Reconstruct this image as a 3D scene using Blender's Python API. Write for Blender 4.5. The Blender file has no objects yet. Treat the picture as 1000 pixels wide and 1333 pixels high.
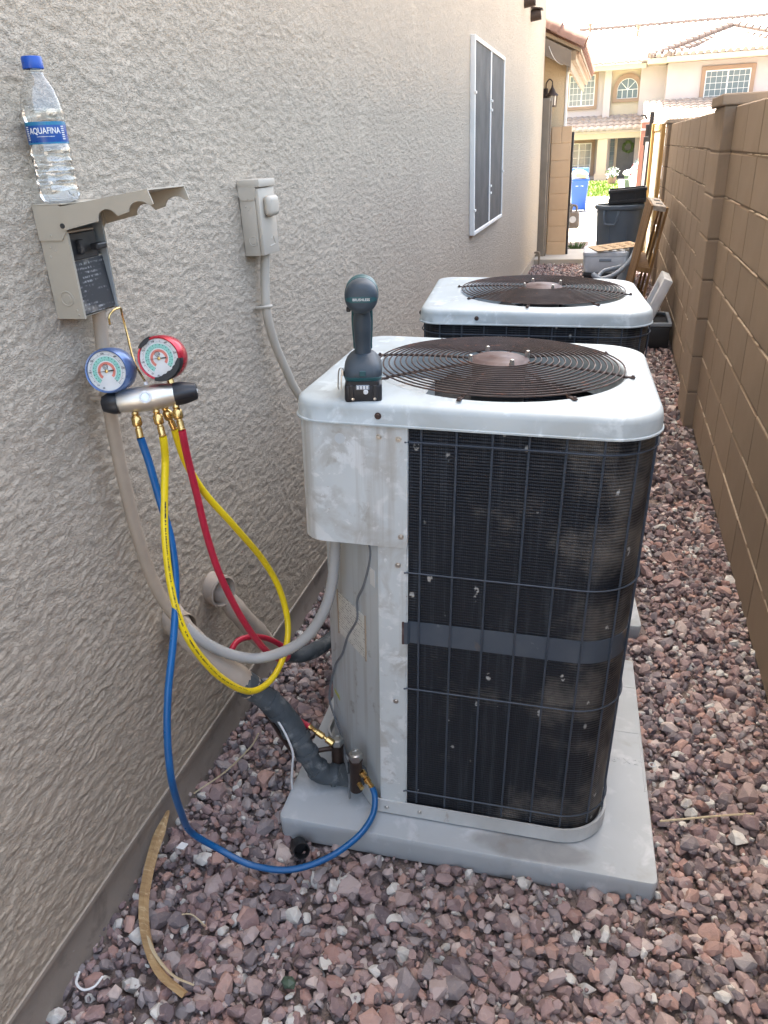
import bpy, bmesh, math, random
import numpy as np
from mathutils import Vector, Matrix, Euler
rad = math.radians
SC = bpy.context.scene
COL = SC.collection
random.seed(7)

# ------------------------------------------------------------------ camera
cam_d = bpy.data.cameras.new('camera')
cam_d.sensor_fit = 'HORIZONTAL'
cam_d.sensor_width = 36.0
cam_d.lens = 36.0 * 0.985
cam_d.clip_start = 0.02
cam_d.clip_end = 600
cam = bpy.data.objects.new('camera', cam_d)
COL.objects.link(cam)
cam.matrix_world = Matrix(((0.963858, -0.075256, 0.255566, 0.0),
                           (0.262810, 0.425858, -0.865780, 0.0),
                           (-0.043680, 0.901655, 0.430245, 1.5),
                           (0, 0, 0, 1)))
SC.camera = cam

# ------------------------------------------------------------------ world, sun, exposure
SUN_EL = 60.0
SUN_AZ = (-0.75, 0.66)          # towards the sun, in plan
world = bpy.data.worlds.new('World')
SC.world = world
world.use_nodes = True
wn = world.node_tree.nodes
sky = wn.new('ShaderNodeTexSky')
sky.sky_type = 'NISHITA'
sky.sun_disc = False
sky.sun_elevation = rad(SUN_EL)
sky.sun_rotation = math.atan2(SUN_AZ[0], SUN_AZ[1])
sky.air_density = 0.8
sky.dust_density = 6.0
sky.ozone_density = 0.4
wn['Background'].inputs['Strength'].default_value = 0.15
tint = wn.new('ShaderNodeMix'); tint.data_type = 'RGBA'; tint.blend_type = 'MULTIPLY'
tint.inputs[0].default_value = 1.0; tint.inputs[7].default_value = (1.045, 1.0, 0.88, 1)      # hazy, nearly white sky
world.node_tree.links.new(sky.outputs['Color'], tint.inputs[6])
world.node_tree.links.new(tint.outputs[2], wn['Background'].inputs['Color'])
sun_d = bpy.data.lights.new('sun', 'SUN')
sun_d.energy = 4.0
sun_d.angle = rad(0.53)
sun_d.color = (1.0, 0.95, 0.87)
sun = bpy.data.objects.new('sun', sun_d)
COL.objects.link(sun)
sd = Vector((SUN_AZ[0], SUN_AZ[1], 0)).normalized() * math.cos(rad(SUN_EL)) + Vector((0, 0, math.sin(rad(SUN_EL))))
sun.rotation_euler = sd.to_track_quat('Z', 'Y').to_euler()
sun.location = sd * 40
SC.view_settings.view_transform = 'Standard'
SC.view_settings.look = 'None'
SC.view_settings.gamma = 1.0
SC.view_settings.use_curve_mapping = False
SC.view_settings.exposure = 3.28
SC.cycles.max_bounces = 10
SC.cycles.transparent_max_bounces = 16

# ------------------------------------------------------------------ materials
MATS = {}
def nt(name):
    m = bpy.data.materials.new(name); m.use_nodes = True
    MATS[name] = m
    return m, m.node_tree.nodes, m.node_tree.links, m.node_tree.nodes['Principled BSDF']

def noise(N, L, vec, scale, detail=4, rough=0.55, dist=0.0):
    n = N.new('ShaderNodeTexNoise'); n.inputs['Scale'].default_value = scale
    n.inputs['Detail'].default_value = detail; n.inputs['Roughness'].default_value = rough
    n.inputs['Distortion'].default_value = dist
    L.new(vec, n.inputs['Vector']); return n.outputs['Fac']

def remap(N, L, val, lo, hi, a=0.0, b=1.0):
    n = N.new('ShaderNodeMapRange'); n.inputs['From Min'].default_value = lo; n.inputs['From Max'].default_value = hi
    n.inputs['To Min'].default_value = a; n.inputs['To Max'].default_value = b
    L.new(val, n.inputs['Value']); return n.outputs['Result']

def mixc(N, L, fac, a, b):
    n = N.new('ShaderNodeMix'); n.data_type = 'RGBA'
    if hasattr(fac, 'links'): L.new(fac, n.inputs[0])
    else: n.inputs[0].default_value = fac
    for v, i in ((a, 6), (b, 7)):
        if hasattr(v, 'links'): L.new(v, n.inputs[i])
        else: n.inputs[i].default_value = (*v, 1)
    return n.outputs[2]

def mathn(N, L, op, a, b=None):
    n = N.new('ShaderNodeMath'); n.operation = op
    for i, v in enumerate((a, b)):
        if v is None: continue
        if hasattr(v, 'links'): L.new(v, n.inputs[i])
        else: n.inputs[i].default_value = v
    return n.outputs[0]

def coords(N, L, kind='Object', scale=None):
    t = N.new('ShaderNodeTexCoord'); v = t.outputs[kind]
    if scale:
        mp = N.new('ShaderNodeMapping'); mp.inputs['Scale'].default_value = scale
        L.new(v, mp.inputs['Vector']); v = mp.outputs['Vector']
    return v

def bumpn(N, L, b, h, strength, dist):
    n = N.new('ShaderNodeBump'); n.inputs['Strength'].default_value = strength; n.inputs['Distance'].default_value = dist
    L.new(h, n.inputs['Height']); L.new(n.outputs['Normal'], b.inputs['Normal'])

def mk(name, c1, c2=None, scale=6.0, rough=0.6, metal=0.0, bump=0.0, bscale=60.0, bdist=0.002, lo=0.35, hi=0.65,
       vscale=None, rnd=0.0, spots=None, detail=5, spec=0.5, rvar=0.08, streak=None):
    """two-tone noisy paint, optional stain layer spots=(colour, scale, lo, hi), per-object random brightness rnd"""
    m, N, L, b = nt(name)
    v = coords(N, L, 'Object', vscale)
    c2 = c2 or tuple(x * 0.85 for x in c1)
    n1 = noise(N, L, v, scale, detail)
    col = mixc(N, L, remap(N, L, n1, lo, hi), c1, c2)
    if spots:
        for (sc, ss, sl, sh) in spots:
            col = mixc(N, L, remap(N, L, noise(N, L, v, ss, 6, 0.6, 0.4), sl, sh), col, sc)
    if streak:                      # rain runs: (colour, low, high, amount)
        sv = coords(N, L, 'Object', (26, 26, 1.3))
        col = mixc(N, L, remap(N, L, noise(N, L, sv, 1.0, 5, 0.6), streak[1], streak[2], 0, streak[3]), col, streak[0])
    if rnd:
        oi = N.new('ShaderNodeObjectInfo')
        hs = N.new('ShaderNodeHueSaturation')
        L.new(remap(N, L, oi.outputs['Random'], 0, 1, 1 - rnd, 1 + rnd), hs.inputs['Value'])
        L.new(col, hs.inputs['Color']); col = hs.outputs['Color']
    L.new(col, b.inputs['Base Color'])
    L.new(remap(N, L, n1, 0.3, 0.7, max(0.02, rough - rvar), min(1, rough + rvar)), b.inputs['Roughness'])
    b.inputs['Metallic'].default_value = metal
    b.inputs['Specular IOR Level'].default_value = spec
    if bump:
        bumpn(N, L, b, noise(N, L, v, bscale, 4), bump, bdist)
    return m

STUCCO = (0.480, 0.412, 0.326)
# stucco: colour drift, fine sand relief
m, N, L, b = nt('stucco')
v = coords(N, L)
c = mixc(N, L, remap(N, L, noise(N, L, v, 1.2, 4), 0.35, 0.65), STUCCO, (0.445, 0.382, 0.304))
c = mixc(N, L, remap(N, L, noise(N, L, coords(N, L, 'Object', (3, 3, .5)), 1.1, 5, 0.6), 0.54, 0.72, 0, 0.5), c, (0.40, 0.34, 0.275))
c = mixc(N, L, remap(N, L, noise(N, L, v, 45, 4), 0.3, 0.75), c, (0.51, 0.437, 0.345))
L.new(c, b.inputs['Base Color']); b.inputs['Roughness'].default_value = 0.93; b.inputs['Specular IOR Level'].default_value = 0.25
vs = coords(N, L, 'Object', (1, 0.45, 1))
cov = remap(N, L, noise(N, L, v, 5.5, 3), 0.3, 0.7, -0.07, 0.05)          # denser and barer patches
hp = remap(N, L, mathn(N, L, 'ADD', noise(N, L, vs, 210, 4, 0.6, 0.5), cov), 0.47, 0.54)
hq = remap(N, L, mathn(N, L, 'ADD', noise(N, L, vs, 330, 2, 0.5), cov), 0.50, 0.60)
h = mathn(N, L, 'ADD', mathn(N, L, 'MULTIPLY', hp, 0.62), mathn(N, L, 'MULTIPLY', hq, 0.38))
bumpn(N, L, b, h, 1.0, 0.0021)
mk('stucco_bounce', (0.66, 0.52, 0.34), (0.60, 0.47, 0.305), 60, 0.93, bump=0.8, bscale=60, bdist=0.01)  # wing stucco, base colour raised to carry warm bounced light
mk('foundation', (0.38, 0.33, 0.275), (0.32, 0.28, 0.235), 5, 0.95, bump=0.35, bscale=90, bdist=0.003,
   spots=[((0.42, 0.39, 0.35), 90, 0.70, 0.74), ((0.17, 0.145, 0.125), 9, 0.55, 0.75)])
mk('block_paint', (0.310, 0.232, 0.160), (0.282, 0.211, 0.145), 3.5, 0.9, bump=0.8, bscale=260, bdist=0.0022, rnd=0.05,
   spots=[((0.31, 0.235, 0.165), 5, 0.56, 0.72), ((0.22, 0.165, 0.115), 2.2, 0.58, 0.74)], streak=((0.345, 0.265, 0.19), 0.58, 0.72, 0.35))
mk('block_mortar', (0.25, 0.19, 0.135), (0.21, 0.16, 0.115), 30, 0.95, bump=0.6, bscale=120, bdist=0.003)
mk('lit_mortar_smear', (0.55, 0.45, 0.34), (0.42, 0.34, 0.25), 25, 0.95, bump=0.5, bscale=150, bdist=0.002)  # paler than the joint mortar: edge highlight put into the colour
mk('tan_block', (0.52, 0.37, 0.235), (0.48, 0.34, 0.215), 5, 0.9, bump=0.5, bscale=150, bdist=0.003, rnd=0.05)
# AC sheet metal, weathered
mk('ac_paint', (0.56, 0.60, 0.595), (0.50, 0.54, 0.54), 5, 0.42, bump=0.06, bscale=18, bdist=0.003,
   spots=[((0.43, 0.435, 0.41), 8, 0.505, 0.62), ((0.63, 0.66, 0.655), 13, 0.54, 0.60), ((0.31, 0.29, 0.255), 15, 0.60, 0.72), ((0.66, 0.68, 0.67), 35, 0.60, 0.66), ((0.22, 0.13, 0.08), 60, 0.70, 0.76)], rvar=0.12, streak=((0.36, 0.345, 0.31), 0.52, 0.66, 0.7))
mk('ac_top', (0.445, 0.495, 0.50), (0.40, 0.45, 0.46), 4, 0.50, bump=0.05, bscale=14, bdist=0.003,
   spots=[((0.38, 0.42, 0.42), 9, 0.51, 0.62), ((0.54, 0.595, 0.60), 15, 0.56, 0.63), ((0.36, 0.34, 0.30), 6, 0.60, 0.72)], rvar=0.12)
mk('ac_grey', (0.48, 0.52, 0.53), (0.45, 0.485, 0.495), 3, 0.45,
   spots=[((0.33, 0.31, 0.28), 7, 0.58, 0.72), ((0.47, 0.50, 0.505), 11, 0.55, 0.63), ((0.20, 0.18, 0.155), 16, 0.62, 0.72)], streak=((0.30, 0.29, 0.265), 0.54, 0.68, 0.6))
mk('ac_tray', (0.55, 0.57, 0.565), (0.45, 0.46, 0.45), 8, 0.5, spots=[((0.25, 0.15, 0.09), 16, 0.68, 0.78)])
mk('rust', (0.060, 0.036, 0.028), (0.040, 0.026, 0.022), 25, 0.6, spots=[((0.17, 0.065, 0.035), 30, 0.60, 0.72)], spec=0.4)
mk('rust_plate', (0.085, 0.045, 0.040), (0.06, 0.033, 0.03), 18, 0.6, spots=[((0.115, 0.08, 0.075), 30, 0.58, 0.70)])
mk('fan_dark', (0.012, 0.012, 0.013), None, 6, 0.6)
mk('guard_black', (0.040, 0.054, 0.075), (0.055, 0.070, 0.092), 40, 0.5, spots=[((0.10, 0.05, 0.025), 30, 0.70, 0.78)])
mk('band_blue', (0.048, 0.066, 0.090), (0.068, 0.085, 0.106), 12, 0.45, spots=[((0.17, 0.11, 0.06), 9, 0.58, 0.68), ((0.12, 0.14, 0.16), 40, 0.66, 0.72)])
# coil: tube rows, fine fins, dust and nicks
m, N, L, b = nt('coil_fins')
v = coords(N, L)
sx = N.new('ShaderNodeSeparateXYZ'); L.new(v, sx.inputs[0])
w1 = mathn(N, L, 'SINE', mathn(N, L, 'MULTIPLY', sx.outputs['Z'], 2 * math.pi / 0.0064))
arc = mathn(N, L, 'ADD', sx.outputs['X'], sx.outputs['Y'])
w2 = mathn(N, L, 'SINE', mathn(N, L, 'MULTIPLY', arc, 2 * math.pi / 0.0037))
vz = coords(N, L, 'Object', (60, 60, 2.5))
streak = noise(N, L, vz, 1.6, 4)
big = noise(N, L, v, 7, 5, 0.6)
c = mixc(N, L, remap(N, L, w1, -0.6, 1.0), (0.0040, 0.0058, 0.0092), (0.0115, 0.0160, 0.0240))
c = mixc(N, L, remap(N, L, streak, 0.52, 0.72, 0, 0.55), c, (0.045, 0.053, 0.064))
# dust gathers where the airflow turns the corner (x near the right side)
gx = remap(N, L, sx.outputs['X'], 0.20, 0.46, 0, 0.20)
dm = remap(N, L, mathn(N, L, 'ADD', mathn(N, L, 'ADD', big, gx), mathn(N, L, 'MULTIPLY', w1, 0.035)), 0.585, 0.84, 0, 0.85)
c = mixc(N, L, dm, c, (0.17, 0.155, 0.135))
vn = N.new('ShaderNodeTexVoronoi'); vn.inputs['Scale'].default_value = 24
vd = noise(N, L, v, 60, 3)
L.new(coords(N, L, 'Object', (1, 1, 0.55)), vn.inputs['Vector'])
nick = mathn(N, L, 'MULTIPLY', remap(N, L, vn.outputs['Distance'], 0.150, 0.105), remap(N, L, vd, 0.49, 0.55))
c = mixc(N, L, nick, c, (0.42, 0.42, 0.40))
L.new(c, b.inputs['Base Color']); b.inputs['Roughness'].default_value = 0.5; b.inputs['Specular IOR Level'].default_value = 0.35
h = mathn(N, L, 'ADD', mathn(N, L, 'MULTIPLY', w1, 0.8), mathn(N, L, 'ADD', mathn(N, L, 'MULTIPLY', w2, 0.35), streak))
bumpn(N, L, b, h, 0.5, 0.0015)
mk('pad_grey', (0.44, 0.475, 0.495), (0.385, 0.415, 0.43), 3, 0.62, bump=0.12, bscale=50, bdist=0.002,
   spots=[((0.26, 0.235, 0.20), 6, 0.62, 0.80), ((0.52, 0.55, 0.565), 9, 0.56, 0.68), ((0.40, 0.33, 0.24), 12, 0.72, 0.82)])
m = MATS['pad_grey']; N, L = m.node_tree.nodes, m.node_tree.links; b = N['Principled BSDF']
old = b.inputs['Base Color'].links[0].from_socket
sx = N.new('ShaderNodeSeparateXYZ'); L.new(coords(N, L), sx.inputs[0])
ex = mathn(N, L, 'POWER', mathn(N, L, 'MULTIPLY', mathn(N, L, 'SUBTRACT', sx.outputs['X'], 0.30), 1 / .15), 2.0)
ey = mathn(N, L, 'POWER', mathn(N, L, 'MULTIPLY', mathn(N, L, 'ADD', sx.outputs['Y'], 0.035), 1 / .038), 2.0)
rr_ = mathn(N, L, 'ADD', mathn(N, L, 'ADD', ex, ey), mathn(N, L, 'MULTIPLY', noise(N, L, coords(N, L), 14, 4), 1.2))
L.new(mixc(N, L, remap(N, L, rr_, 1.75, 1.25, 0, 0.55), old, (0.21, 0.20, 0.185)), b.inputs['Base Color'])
mk('box_tan', (0.41, 0.365, 0.29), (0.375, 0.335, 0.265), 6, 0.5, spots=[((0.45, 0.33, 0.235), 7, 0.66, 0.74)], bump=0.04, bscale=40)
mk('box_grey', (0.46, 0.415, 0.345), (0.42, 0.38, 0.315), 4, 0.5, spots=[((0.42, 0.37, 0.30), 10, 0.66, 0.78)])
mk('box_inside', (0.33, 0.36, 0.37), (0.24, 0.255, 0.26), 12, 0.5)
mk('breaker_black', (0.018, 0.018, 0.020), (0.05, 0.047, 0.044), 30, 0.45, spots=[((0.17, 0.15, 0.125), 40, 0.58, 0.74)])
mk('conduit_tan', (0.40, 0.325, 0.245), (0.35, 0.285, 0.215), 9, 0.7, spots=[((0.28, 0.24, 0.20), 14, 0.66, 0.80)])
mk('wire_grey', (0.17, 0.185, 0.20), None, 20, 0.5)
mk('conduit_grey', (0.40, 0.40, 0.385), (0.34, 0.34, 0.325), 9, 0.6)
mk('insul_tan', (0.44, 0.37, 0.30), (0.36, 0.31, 0.26), 8, 0.8, bump=0.5, bscale=25, bdist=0.004, spots=[((0.52, 0.41, 0.31), 9, 0.60, 0.72)])
mk('insul_black', (0.045, 0.057, 0.066), (0.085, 0.10, 0.112), 16, 0.75, bump=0.8, bscale=22, bdist=0.005, spots=[((0.17, 0.185, 0.19), 22, 0.54, 0.66)])
mk('black_rubber', (0.010, 0.011, 0.014), (0.02, 0.022, 0.026), 30, 0.45)
mk('copper_dark', (0.07, 0.045, 0.035), (0.035, 0.026, 0.024), 20, 0.45, metal=0.5)
mk('brass', (0.72, 0.50, 0.20), (0.60, 0.40, 0.15), 60, 0.27, metal=1.0, bump=0.1, bscale=200)
mk('steel', (0.60, 0.60, 0.58), (0.5, 0.5, 0.48), 30, 0.35, metal=1.0)
mk('brushed_alu', (0.76, 0.74, 0.67), (0.70, 0.68, 0.62), 30, 0.44, metal=1.0, vscale=(1, 8, 8))
mk('blue_anod', (0.11, 0.18, 0.36), (0.09, 0.15, 0.31), 30, 0.3, metal=0.4)
mk('red_anod', (0.50, 0.025, 0.045), (0.42, 0.02, 0.04), 30, 0.3, metal=0.4)
mk('hose_blue', (0.006, 0.105, 0.30), (0.006, 0.09, 0.26), 20, 0.33)
mk('hose_yellow', (0.80, 0.60, 0.010), (0.74, 0.55, 0.012), 20, 0.35)
mk('hose_red', (0.47, 0.018, 0.048), (0.40, 0.016, 0.042), 20, 0.36)
mk('ink', (0.03, 0.03, 0.03), None, 20, 0.6)
mk('white_plastic', (0.74, 0.76, 0.77), (0.69, 0.71, 0.72), 8, 0.45)
mk('dial_white', (0.80, 0.81, 0.79), None, 20, 0.4)
mk('dial_green', (0.30, 0.66, 0.56), (0.27, 0.60, 0.51), 60, 0.4)
mk('dial_red', (0.75, 0.22, 0.16), None, 60, 0.4)
mk('tool_teal', (0.010, 0.085, 0.095), (0.012, 0.07, 0.08), 25, 0.42, spots=[((0.06, 0.085, 0.10), 35, 0.62, 0.76)])
mk('tool_dark', (0.028, 0.042, 0.055), (0.042, 0.058, 0.072), 25, 0.55, bump=0.15, bscale=120, spots=[((0.10, 0.115, 0.13), 40, 0.62, 0.76)])
mk('white_paint', (0.74, 0.73, 0.70), (0.69, 0.68, 0.65), 8, 0.5)
mk('screen_mesh', (0.046, 0.048, 0.050), (0.04, 0.042, 0.044), 5, 0.7, bump=0.2, bscale=700, bdist=0.001)
mk('cap_blue', (0.006, 0.075, 0.40), None, 30, 0.35)
mk('label_blue', (0.004, 0.050, 0.24), (0.005, 0.075, 0.30), 30, 0.3)
mk('label_teal', (0.02, 0.20, 0.33), (0.012, 0.14, 0.30), 40, 0.3)
mk('wood_raw', (0.27, 0.15, 0.055), (0.18, 0.098, 0.038), 3, 0.75, vscale=(9, 9, 1.2), bump=0.3, bscale=30, rnd=0.12)
mk('wood_grey', (0.40, 0.36, 0.30), (0.25, 0.21, 0.17), 4, 0.85, vscale=(8, 1.5, 8), bump=0.3, bscale=30)
mk('wood_gate', (0.52, 0.33, 0.12), (0.45, 0.28, 0.10), 3, 0.7, vscale=(8, 8, 1), bump=0.2, bscale=40)
mk('panel_cream', (0.62, 0.54, 0.38), (0.58, 0.50, 0.35), 3, 0.8)
mk('black_steel', (0.015, 0.013, 0.014), (0.03, 0.025, 0.022), 15, 0.5)
mk('salmon', (0.50, 0.235, 0.165), (0.45, 0.21, 0.15), 8, 0.85, bump=0.3, bscale=60)
mk('trim_brown', (0.22, 0.185, 0.145), (0.19, 0.16, 0.125), 8, 0.75)
mk('fascia', (0.27, 0.205, 0.135), (0.25, 0.19, 0.125), 8, 0.7)
mk('fascia_grey', (0.20, 0.165, 0.13), (0.175, 0.145, 0.115), 8, 0.8)
mk('tile_brown', (0.27, 0.155, 0.115), (0.22, 0.13, 0.10), 10, 0.8, spots=[((0.36, 0.24, 0.18), 12, 0.6, 0.75)], rnd=0.10)
mk('tile_far', (0.36, 0.295, 0.245), (0.29, 0.24, 0.205), 2.5, 0.85, spots=[((0.46, 0.30, 0.20), 3.5, 0.58, 0.7)])
mk('tile_hip', (0.20, 0.155, 0.13), (0.15, 0.12, 0.105), 4, 0.85)
mk('lamp_metal', (0.075, 0.05, 0.04), (0.05, 0.035, 0.03), 40, 0.5, metal=0.3)
mk('concrete', (0.42, 0.385, 0.33), (0.37, 0.335, 0.285), 2.5, 0.9, bump=0.2, bscale=60, spots=[((0.30, 0.27, 0.23), 3, 0.62, 0.8)])
mk('concrete_drive', (0.34, 0.325, 0.30), (0.31, 0.295, 0.275), 0.8, 0.9, bump=0.15, bscale=40)
mk('soil', (0.15, 0.118, 0.105), (0.20, 0.16, 0.145), 25, 0.95, bump=0.9, bscale=60, bdist=0.015)
mk('far_ground', (0.27, 0.225, 0.175), (0.22, 0.185, 0.145), 0.5, 0.95, bump=0.3, bscale=10)
mk('asphalt', (0.055, 0.053, 0.052), (0.045, 0.044, 0.043), 2, 0.9)
mk('grass', (0.10, 0.18, 0.018), (0.15, 0.20, 0.03), 20, 0.8)
mk('leaf_green', (0.045, 0.085, 0.015), (0.075, 0.12, 0.025), 8, 0.6)
mk('bin_blue', (0.006, 0.062, 0.30), (0.007, 0.07, 0.34), 6, 0.45)
mk('bin_green', (0.06, 0.095, 0.065), (0.07, 0.105, 0.075), 6, 0.5)
mk('can_grey', (0.095, 0.130, 0.168), (0.11, 0.146, 0.185), 5, 0.5)
mk('plastic_black', (0.008, 0.0085, 0.010), (0.016, 0.017, 0.02), 12, 0.5)
mk('plastic_grey', (0.20, 0.235, 0.27), (0.24, 0.275, 0.31), 8, 0.5)
mk('cooler_white', (0.66, 0.69, 0.71), (0.52, 0.55, 0.58), 6, 0.45)
mk('cardboard', (0.46, 0.33, 0.20), (0.42, 0.30, 0.18), 10, 0.85)
mk('house_wall', (0.48, 0.42, 0.395), (0.46, 0.40, 0.375), 1.5, 0.9, bump=0.3, bscale=30)
mk('house_cream', (0.49, 0.415, 0.305), (0.46, 0.39, 0.285), 2, 0.9)
mk('house_tan', (0.30, 0.205, 0.14), (0.28, 0.19, 0.13), 3, 0.9)
mk('door_grey', (0.085, 0.085, 0.09), (0.075, 0.075, 0.08), 6, 0.5)
mk('car_white', (0.75, 0.75, 0.74), None, 6, 0.25)
mk('tail_red', (0.45, 0.01, 0.02), None, 6, 0.2)
mk('tan_leaf', (0.40, 0.275, 0.135), (0.27, 0.17, 0.08), 3, 0.75, vscale=(2, 30, 30), bump=0.4, bscale=40, spots=[((0.56, 0.44, 0.27), 4, 0.56, 0.72)])
mk('straw', (0.50, 0.42, 0.28), (0.40, 0.32, 0.20), 10, 0.8)
mk('gravel_stone', (0.2, 0.15, 0.13))
mk('label_silver', (0.66, 0.67, 0.65), (0.60, 0.61, 0.59), 12, 0.4)
mk('yellow_tag', (0.50, 0.50, 0.12), None, 20, 0.5)
# window glass of far house: dark sky-reflecting panes, blinds behind
m, N, L, b = nt('window_glass')
b.inputs['Base Color'].default_value = (0.13, 0.165, 0.175, 1); b.inputs['Roughness'].default_value = 0.06; b.inputs['Specular IOR Level'].default_value = 0.8
# clear glass kinds
def clear(name, tint, gl):
    m, N, L, b = nt(name)
    N.remove(b)
    tr = N.new('ShaderNodeBsdfTransparent'); tr.inputs[0].default_value = (*tint, 1)
    g = N.new('ShaderNodeBsdfGlossy'); g.inputs['Roughness'].default_value = 0.05
    lw = N.new('ShaderNodeLayerWeight'); lw.inputs[0].default_value = 0.5
    pw = mathn(N, L, 'ADD', mathn(N, L, 'MULTIPLY', mathn(N, L, 'POWER', lw.outputs['Facing'], 4.0), 0.8), gl)
    mx = N.new('ShaderNodeMixShader')
    L.new(pw, mx.inputs[0]); L.new(tr.outputs[0], mx.inputs[1]); L.new(g.outputs[0], mx.inputs[2])
    L.new(mx.outputs[0], N['Material Output'].inputs[0])
clear('clear_lens', (0.96, 0.96, 0.96), 0.04)
clear('pet_shell', (0.95, 0.965, 0.975), 0.10)
m, N, L, b = nt('water')
b.inputs['Base Color'].default_value = (0.97, 0.99, 1, 1); b.inputs['Roughness'].default_value = 0.0
b.inputs['IOR'].default_value = 1.33; b.inputs['Transmission Weight'].default_value = 1.0
m, N, L, b = nt('lamp_glass')
b.inputs['Base Color'].default_value = (0.62, 0.58, 0.52, 1); b.inputs['Roughness'].default_value = 0.25; b.inputs['Transmission Weight'].default_value = 0.3
# printed text lines (plate and instruction sheet)
def print_mat(name, paper, ink, sc):
    m, N, L, b = nt(name)
    v = coords(N, L, 'Object')
    sxyz = N.new('ShaderNodeSeparateXYZ'); L.new(v, sxyz.inputs[0])
    rows = mathn(N, L, 'SINE', mathn(N, L, 'MULTIPLY', sxyz.outputs['Z'], sc))
    vv = coords(N, L, 'Object', (300, 300, 110))
    n = noise(N, L, vv, 1.0, 2)
    blk = noise(N, L, coords(N, L, 'Object', (30, 30, 45)), 1.0, 1)
    f = mathn(N, L, 'MULTIPLY', mathn(N, L, 'MULTIPLY', remap(N, L, rows, 0.0, 0.4), remap(N, L, n, 0.46, 0.56)), remap(N, L, blk, 0.38, 0.5))
    c = mixc(N, L, mathn(N, L, 'MULTIPLY', f, 0.75), paper, ink)
    c = mixc(N, L, remap(N, L, noise(N, L, v, 30, 4), 0.60, 0.80), c, (0.30, 0.27, 0.23))
    L.new(c, b.inputs['Base Color']); b.inputs['Roughness'].default_value = 0.5
print_mat('plate_print', (0.62, 0.62, 0.57), (0.10, 0.10, 0.10), 2 * math.pi / 0.007)
print_mat('sheet_print', (0.030, 0.031, 0.034), (0.36, 0.36, 0.36), 2 * math.pi / 0.0075)
# gravel: per-stone tint attribute through a ramp, veins inside
m, N, L, b = nt('gravel')
at = N.new('ShaderNodeAttribute'); at.attribute_name = 'stone_tint'
cr = N.new('ShaderNodeValToRGB'); cr.color_ramp.interpolation = 'CONSTANT'
cols = [(0.225, 0.165, 0.161), (0.326, 0.241, 0.23), (0.18, 0.151, 0.154), (0.352, 0.268, 0.248), (0.27, 0.196, 0.195), (0.247, 0.218, 0.222), (0.409, 0.269, 0.23), (0.127, 0.1, 0.106), (0.403, 0.331, 0.317), (0.298, 0.206, 0.197), (0.498, 0.42, 0.387), (0.192, 0.165, 0.174), (0.329, 0.207, 0.18), (0.312, 0.282, 0.281), (0.57, 0.561, 0.524), (0.315, 0.233, 0.226)]
el = cr.color_ramp.elements
el[0].position = 0; el[0].color = (*cols[0], 1)
el[1].position = 1 / len(cols); el[1].color = (*cols[1], 1)
for i in range(2, len(cols)):
    e = el.new(i / len(cols)); e.color = (*cols[i], 1)
L.new(at.outputs['Fac'], cr.inputs[0])
v = coords(N, L)
c = mixc(N, L, remap(N, L, noise(N, L, v, 70, 5, 0.65, 0.6), 0.52, 0.72, 0, 0.45), cr.outputs[0], (0.44, 0.365, 0.33))
c = mixc(N, L, remap(N, L, noise(N, L, v, 35, 4), 0.52, 0.75, 0, 0.5), c, (0.19, 0.145, 0.14))
L.new(c, b.inputs['Base Color']); b.inputs['Roughness'].default_value = 0.82; b.inputs['Specular IOR Level'].default_value = 0.3
bumpn(N, L, b, noise(N, L, v, 160, 4), 0.5, 0.003)

# ------------------------------------------------------------------ object helpers
MW = {}                                     # world matrices of roots, kept without a depsgraph update
def thing(name, label, cat, loc=(0, 0, 0), rot=(0, 0, 0), group=None, kind=None):
    o = bpy.data.objects.new(name, None); COL.objects.link(o)
    o.empty_display_size = 0.05
    if isinstance(rot, Matrix): rot = rot.to_euler()
    o.location = loc; o.rotation_euler = rot
    MW[o.name] = Matrix.LocRotScale(Vector(loc), Euler(rot), None)
    tag(o, label, cat, group, kind)
    return o
def tag(o, label=None, cat=None, group=None, kind=None):
    if label: o['label'] = label
    if cat: o['category'] = cat
    if group: o['group'] = group
    if kind: o['kind'] = kind
    return o
def obj(name, bm, mat, parent=None, smooth=False, world=False, label=None, angle=40):
    """one mesh object out of bm; world=True: bm is in world space and is moved into the parent's frame"""
    if world and parent:
        r = parent
        while r.name not in MW and r.parent: r = r.parent
        bm.transform(MW[r.name].inverted())
    me = bpy.data.meshes.new(name)
    bmesh.ops.recalc_face_normals(bm, faces=bm.faces)
    bm.to_mesh(me); bm.free()
    mats = mat if isinstance(mat, (list, tuple)) else [mat]
    for k in mats: me.materials.append(MATS[k])
    if smooth:
        me.polygons.foreach_set('use_smooth', [True] * len(me.polygons))
        me.set_sharp_from_angle(angle=rad(angle))
    o = bpy.data.objects.new(name, me); COL.objects.link(o)
    if parent: o.parent = parent
    if label: o['label'] = label
    return o
def mesh_copy(src, parent, loc=(0, 0, 0), rot=(0, 0, 0), scale=(1, 1, 1)):
    c = src.copy(); COL.objects.link(c); c.parent = parent
    c.location = loc; c.rotation_euler = rot; c.scale = scale
    return c
def dup(root, loc, rot, label):
    r = root.copy(); COL.objects.link(r); r.location = loc; r.rotation_euler = rot; r['label'] = label
    MW[r.name] = Matrix.LocRotScale(Vector(loc), Euler(rot), None)
    for ch in list(root.children):
        c = ch.copy(); COL.objects.link(c); c.parent = r
        for g in list(ch.children):
            d = g.copy(); COL.objects.link(d); d.parent = c
    return r
def structure(name, bm, mat, smooth=False, label=None, kind='structure'):
    o = obj(name, bm, mat, None, smooth); o['kind'] = kind
    if label: o['label'] = label
    return o

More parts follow.
